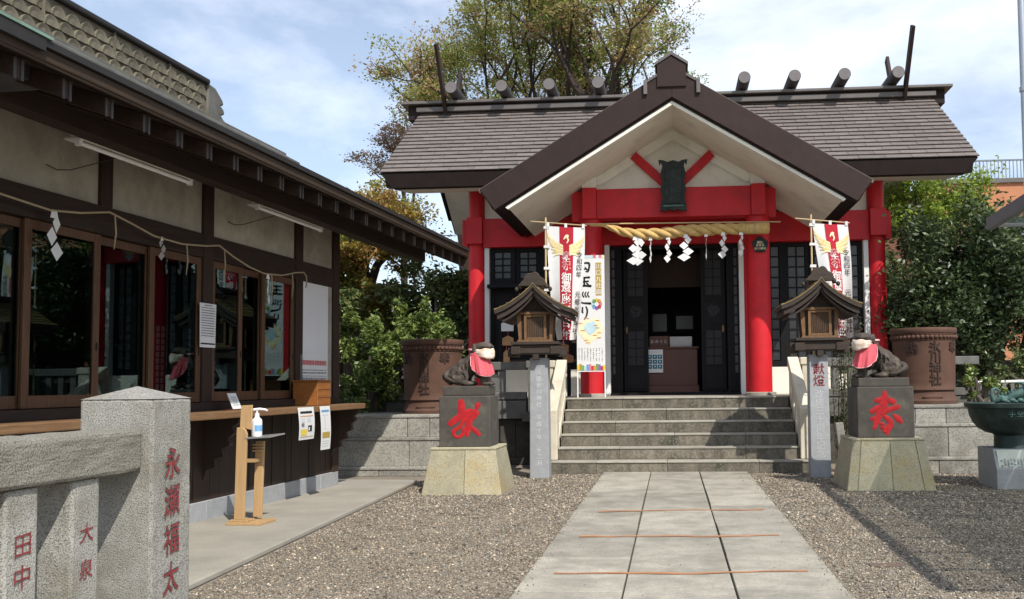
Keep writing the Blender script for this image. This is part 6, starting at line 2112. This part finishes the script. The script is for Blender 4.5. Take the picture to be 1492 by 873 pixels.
def crown_limit(p):
    """natural reach of the zelkova crowns"""
    lo = -9.7 + 0.7 * max(0.0, 11.0 - p.z)
    hi = 1.7 - 0.55 * max(0.0, 13.0 - p.z)
    return lo < p.x < hi and p.z < 17.5


BOUND[0] = crown_limit
for (x, y, h, r_, sd, ln, lab, lean) in ((-6.5, 30.5, 5.8, 0.34, 14, 3.3, 'tall olive green and russet zelkova behind the left part of the shrine roof', (-0.3, 0)),
                                   (-4.3, 32.0, 6.4, 0.38, 29, 3.4, 'tall olive green and russet zelkova behind the roof, left of the gable', (0.2, 0)),
                                   (-2.3, 30.0, 7.0, 0.36, 37, 3.2, 'tall zelkova with dark forking limbs just left of the gable peak', (0.3, 0)),
                                   (0.2, 33.0, 7.4, 0.28, 47, 2.7, 'narrow zelkova behind the peak of the porch gable', (0.1, 0))):
    tree('zelkova_tree', lab, (x, y, 0), h, r_, sd, 4, ln, 0.48, 0.20, [5, 3, 3, 2], 95, 0.36, 0.062, Z_T, group=GZ, gnarl=0.10, lean=lean)
BOUND[0] = None
tree('cherry_tree', 'small purplish brown tree showing past the left end of the shrine roof', (-8.5, 29, 0), 6.9, 0.12, 61, 4, 1.15, 0.55, 0.15, [4, 3, 3, 2], 26, 0.16, 0.045,
     [(0.20, 0.13, 0.11), (0.24, 0.16, 0.12), (0.14, 0.13, 0.07)])
# pruned tree with yellow clumps between the two buildings
Y_T = [(0.46, 0.36, 0.06), (0.40, 0.30, 0.07), (0.28, 0.29, 0.07), (0.46, 0.27, 0.09), (0.22, 0.26, 0.06)]
tree('pruned_tree', 'pruned tree with rounded yellow green leaf clumps beyond the office roof', (-7.35, 22, 0), 3.8, 0.20, 73, 3, 1.35, 0.66, 0.12, [5, 4, 3], 170, 0.22, 0.05, Y_T, gnarl=0.2)


def shrub(name, label, c, rad, n, size, tints, seed, mat='leaf_glossy', cat='shrub', group=None, lumps=26, stems=9, base_z=0.0, asp=0.45, hollow=0.55):
    """leafy bush: many lumps over an ellipsoid volume, leaves gathered near the lump surfaces"""
    t = thing(name, label, cat, (c[0], c[1], base_z), 0, group)
    r = np.random.RandomState(seed)
    D = norm(r.normal(size=(lumps, 3)))
    Lc = np.array(c) + D * np.array(rad) * r.uniform(0.35, 0.92, (lumps, 1))
    lr = r.uniform(0.20, 0.42, lumps) * min(rad)
    k = r.choice(lumps, n, p=(lr ** 2 / (lr ** 2).sum()))
    dd = norm(r.normal(size=(n, 3)))
    C = Lc[k] + dd * (lr[k] * (hollow + (1 - hollow) * r.uniform(0, 1.25, n)))[:, None]
    # sprays sticking out
    m = int(n * 0.10)
    ks = r.choice(lumps, m)
    sd_ = norm(D[ks] + r.normal(size=(m, 3)) * 0.25)
    C[:m] = Lc[ks] + sd_ * (lr[ks] * r.uniform(0.8, 1.9, m))[:, None]
    C = C[C[:, 2] > base_z + 0.02]
    leaf_mesh('crown' if cat == 'tree' else 'foliage', C, size, tints, mat, t, seed + 5, 0.6, asp, origin=(c[0], c[1], base_z))
    mb = MB()
    rng = random.Random(seed)
    for i in range(stems):
        e = Lc[i % lumps]
        b = Vector((c[0] + rng.gauss(0, rad[0] * 0.12), c[1] + rng.gauss(0, rad[1] * 0.12), base_z))
        e = Vector(e)
        mid = b.lerp(e, 0.5) + Vector((0, 0, 0.2 * (e.z - b.z)))
        mb.tube([b, b.lerp(mid, 0.5), mid, e], [0.05, 0.04, 0.03, 0.012] if cat != 'tree' else [0.11, 0.09, 0.06, 0.02], 6, cap=False)
    mb.build('trunk' if cat == 'tree' else 'stem', 'bark_grey', t, smooth=True)
    return t


LG = [(0.20, 0.28, 0.06), (0.25, 0.33, 0.075), (0.12, 0.19, 0.045), (0.31, 0.36, 0.09), (0.15, 0.22, 0.06)]
DG = [(0.08, 0.125, 0.045), (0.105, 0.16, 0.055), (0.055, 0.09, 0.036), (0.14, 0.185, 0.07), (0.085, 0.12, 0.058)]
MG = [(0.11, 0.16, 0.045), (0.08, 0.125, 0.04), (0.145, 0.195, 0.055), (0.18, 0.175, 0.06), (0.065, 0.10, 0.035)]
YG = [(0.30, 0.40, 0.06), (0.24, 0.34, 0.05), (0.36, 0.42, 0.08), (0.18, 0.27, 0.05)]
YO = [(0.30, 0.25, 0.05), (0.22, 0.20, 0.045), (0.15, 0.16, 0.04), (0.26, 0.18, 0.05)]
shrub('leafy_shrub', 'light green leafy shrub beside the left clay pot, nearest the office', (-5.35, 15.6, 1.75), (0.85, 0.6, 1.05), 9000, 0.05, LG, 101, base_z=0.1)
shrub('leafy_shrub', 'light green leafy shrub behind the left clay pot, by the red corner pillar', (-4.45, 16.0, 2.2), (0.85, 0.45, 0.75), 6500, 0.045, LG, 111, base_z=0.1)
shrub('leafy_shrub', 'small green shrub low beside the stone wall next to the office corner', (-5.6, 14.6, 1.0), (0.5, 0.4, 0.75), 3500, 0.045, MG, 113, base_z=0.05)
shrub('evergreen_tree', 'dark evergreen tree behind the shrubs left of the shrine', (-5.3, 20.5, 2.9), (1.5, 0.9, 1.5), 12000, 0.07, MG, 121, cat='tree', base_z=0.0, lumps=34)
shrub('evergreen_tree', 'deep green evergreen tree right beside the office corner', (-8.2, 19.6, 2.6), (1.7, 0.9, 1.7), 13000, 0.07, MG, 131, cat='tree', base_z=0.0, lumps=34)
shrub('yellowing_tree', 'yellow green low tree below the pruned tree', (-7.3, 20.8, 3.3), (1.25, 0.8, 0.95), 8000, 0.06, YO, 137, cat='tree', mat='leaf', lumps=30)
o = shrub('hedge', 'dark hedge closing the gap between office and shrine', (-7.6, 24.0, 1.9), (4.6, 0.9, 2.1), 26000, 0.10, DG, 141, cat='hedge', lumps=90, stems=14)
# right side
shrub('camellia_tree', 'large dark glossy evergreen tree beside the right end of the shrine', (5.75, 17.6, 3.05), (1.75, 1.2, 1.65), 40000, 0.055, DG, 151, cat='tree', lumps=80, hollow=0.6)
shrub('camellia_tree', 'dark glossy evergreen tree at the right edge of the picture', (7.9, 17.2, 2.9), (1.5, 1.2, 1.5), 24000, 0.055, DG, 161, cat='tree', lumps=60, hollow=0.6)
shrub('evergreen_tree', 'dim evergreen tree low behind the right clay pot', (5.0, 19.3, 1.9), (1.1, 0.8, 1.3), 9000, 0.06, DG, 171, cat='tree', lumps=36)
shrub('maple_tree', 'bright yellow green tree above the dark evergreen right of the shrine', (6.1, 21.5, 5.35), (1.35, 1.0, 0.95), 11000, 0.055, YG, 181, cat='tree', mat='leaf', lumps=40)
shrub('evergreen_tree', 'dark evergreen tree far right in front of the orange building', (10.6, 24.0, 4.0), (3.2, 1.4, 3.0), 16000, 0.09, MG, 191, cat='tree', lumps=50)
shrub('evergreen_tree', 'tall evergreen tree between the shrine and the orange building', (6.8, 24.5, 3.0), (2.2, 1.2, 3.0), 14000, 0.085, MG, 195, cat='tree', lumps=50)
shrub('leafy_shrub', 'low yellow green plant on the wall right of the right clay pot', (4.95, 15.3, 1.25), (0.45, 0.25, 0.3), 900, 0.04, LG, 201, base_z=1.0, lumps=10)
shrub('leafy_shrub', 'low dark shrub behind the bronze bowl', (5.9, 15.8, 1.35), (0.7, 0.35, 0.55), 3000, 0.045, MG, 205, base_z=0.95, lumps=14)

# climbing slender plant by the right lantern
t = thing('slender_plant', 'slender plant with fine reddish and green leaves beside the right lantern post', 'plant', (2.62, 14.35, 0))
rng = random.Random(5)
mb = MB()
C_ = []
for i in range(13):
    b = Vector((2.62 + rng.gauss(0, 0.08), 14.4 + rng.gauss(0, 0.08), 0))
    top = b + Vector((rng.gauss(0.05, 0.10), rng.gauss(0, 0.08), rng.uniform(1.4, 2.55)))
    mid = b.lerp(top, 0.5) + Vector((rng.gauss(0, 0.04), 0, 0))
    mb.tube([b, mid, top], [0.011, 0.008, 0.004], 5)
    for k in range(150):
        q = rng.uniform(0.18, 1.02)
        p_ = b.lerp(mid, q * 2) if q < 0.5 else mid.lerp(top, q * 2 - 1)
        C_.append((p_.x + rng.gauss(0, 0.07), p_.y + rng.gauss(0, 0.07), p_.z + rng.gauss(0, 0.05)))
mb.build('stem', 'bark_grey', t)
C_ = np.array(C_)
hi = C_[:, 2] > 1.95
leaf_mesh('foliage', C_[~hi], 0.026, MG, 'leaf', t, 31, origin=(2.62, 14.35, 0), asp=0.35)
leaf_mesh('young_foliage', C_[hi], 0.028, [(0.16, 0.085, 0.06), (0.13, 0.10, 0.05), (0.20, 0.10, 0.07)], 'leaf', t, 33, origin=(2.62, 14.35, 0), asp=0.35)

# ---------------------------------------------------------------- far right: wall, orange building, pole, canopy, wires
t = thing('garden_wall', 'dark grey block wall behind the right clay pot', 'wall', (8, 18.9, 0))
x = 4.6
while x < 12:
    MB().box(x + 0.004, x + 0.596, 18.85, 19.0, 0, 0.95).build('wall_block', 'grey_wall', t, bevel=0.006)
    MB().box(x + 0.004, x + 0.596, 18.851, 18.999, 0.955, 1.75).build('wall_block', 'grey_wall', t, bevel=0.006)
    x += 0.6
t = thing('low_fence', 'low fence with pale top bar behind the bronze bowl', 'fence', (5.2, 15.6, 1.0))
MB().tube([(4.9, 15.62, 1.33), (6.6, 15.62, 1.36)], 0.022, 8).build('top_bar', 'white_paint', t)
for i in range(12):
    MB().box(5.0 + i * 0.13, 5.06 + i * 0.13, 15.61, 15.63, 1.012, 1.31).build('slat', 'grey_wall', t)
t = thing('orange_building', 'flat roofed orange building with a roof railing beyond the right trees', 'building', (17, 38, 0))
MB().box(9.6, 30, 35, 48, 0, 8.62).build('wall', 'orange_wall', t)
MB().box(9.5, 30.1, 34.9, 48.1, 8.62, 8.78).build('parapet', 'grey_wall', t)
for zz in (4.0, 6.2):
    for i in range(5):
        w = MB().box(11.5 + i * 3.4, 13.0 + i * 3.4, 34.93, 35.0, zz, zz + 1.1).build('window', 'rail_metal', t)
        MB().box(11.57 + i * 3.4, 12.93 + i * 3.4, 34.91, 34.93, zz + 0.07, zz + 1.03).build('pane', 'pane_grey', w)
ra = MB().box(9.6, 30, 34.97, 35.02, 9.44, 9.50).build('roof_railing', 'rail_metal', t)
bar = mesh_of(MB().box(-0.012, 0.012, -0.012, 0.012, 0, 0.66), 'bar', 'rail_metal')
for i in range(150):
    share(bar, 'railing_bar', ra, (9.65 + i * 0.135 - 17, 35 - 38, 8.78), (1.8, 1.8, 1) if i % 14 == 0 else (1, 1, 1))
t = thing('flagpole', 'tall grey metal pole at the right edge beyond the trees', 'pole', (9.47, 25, 0))
MB().tube([(9.47, 25, 0), (9.47, 25, 3), (9.47, 25, 14.5)], [0.13, 0.11, 0.085], 20).build('shaft', 'pole_metal', t, smooth=True)
for zz in (3.0, 9.0):
    MB().tube([(9.47, 25, zz), (9.47, 25, zz + 0.12)], 0.125, 20).build('joint_ring', 'pole_metal', t, smooth=True)
MB().ball((9.47, 25, 14.55), 0.13).build('finial', 'pole_metal', t, smooth=True)
MB().box(9.2, 9.74, 24.73, 25.27, 0, 0.1).build('foot_plate', 'pole_metal', t)

t = thing('glass_canopy', 'grey framed canopy with pale glass panels at the right edge', 'canopy', (5.4, 7.2, 0))
CX0, CX1, CYa, CYb = 3.444, 6.6, 10.3, 3.9
zc_ = lambda y: 3.02 + (10.3 - y) * 0.042
def cbar(x0, x1, y0, y1, h0, h1, name, mat):
    return MB().add([(x0, y0, zc_(y0) + h0), (x1, y0, zc_(y0) + h0), (x1, y1, zc_(y1) + h0), (x0, y1, zc_(y1) + h0),
                     (x0, y0, zc_(y0) + h1), (x1, y0, zc_(y0) + h1), (x1, y1, zc_(y1) + h1), (x0, y1, zc_(y1) + h1)],
                    [(0, 3, 2, 1), (4, 5, 6, 7), (0, 1, 5, 4), (1, 2, 6, 5), (2, 3, 7, 6), (3, 0, 4, 7)]).build(name, mat, t)
cbar(CX0, CX0 + 0.07, CYb, CYa, -0.01, 0.12, 'edge_beam', 'canopy_frame')
cbar(CX1 - 0.07, CX1, CYb, CYa, -0.01, 0.12, 'edge_beam', 'canopy_frame')
n = 9
for i in range(n + 1):
    y = CYb + (CYa - CYb) * i / n
    cbar(CX0 + 0.07, CX1 - 0.07, y - 0.012, y + 0.012, 0.02, 0.06, 'rib', 'canopy_frame')
for i in range(n):
    for k in range(4):
        xa = CX0 + 0.075 + (0, 0.46, 1.31, 2.16)[k]
        cbar(xa, xa + (0.45, 0.84, 0.84, 0.84)[k], CYb + (CYa - CYb) * i / n + 0.014, CYb + (CYa - CYb) * (i + 1) / n - 0.014, 0.045, 0.053, 'glass_panel', 'canopy_panel' if k == 0 else 'canopy_dull')  # first column clear, others dull, shaped to set where the canopy's shade begins
for x, y in ((4.6, 9.6), (6.4, 9.6), (4.6, 4.6), (6.4, 4.6)):
    MB().box(x - 0.06, x + 0.06, y - 0.06, y + 0.06, 0, zc_(y)).build('post', 'canopy_frame', t, bevel=0.008)

for k, (dz, lab) in enumerate(((0.0, 'upper of the two overhead wires left of the shrine roof'), (-0.28, 'lower of the two overhead wires left of the shrine roof'))):
    o = MB().tube([(-30 + i * 3.0, 40 + k * 0.2, 7.95 + dz + 0.0022 * (-30 + i * 3.0 + 9) ** 2) for i in range(15)], 0.018, 6).build('overhead_wire', 'wire')
    solo(o, lab, 'wire', 'overhead wires')

for o in ROOTS:
    if '_o' in o:
        del o['_o']
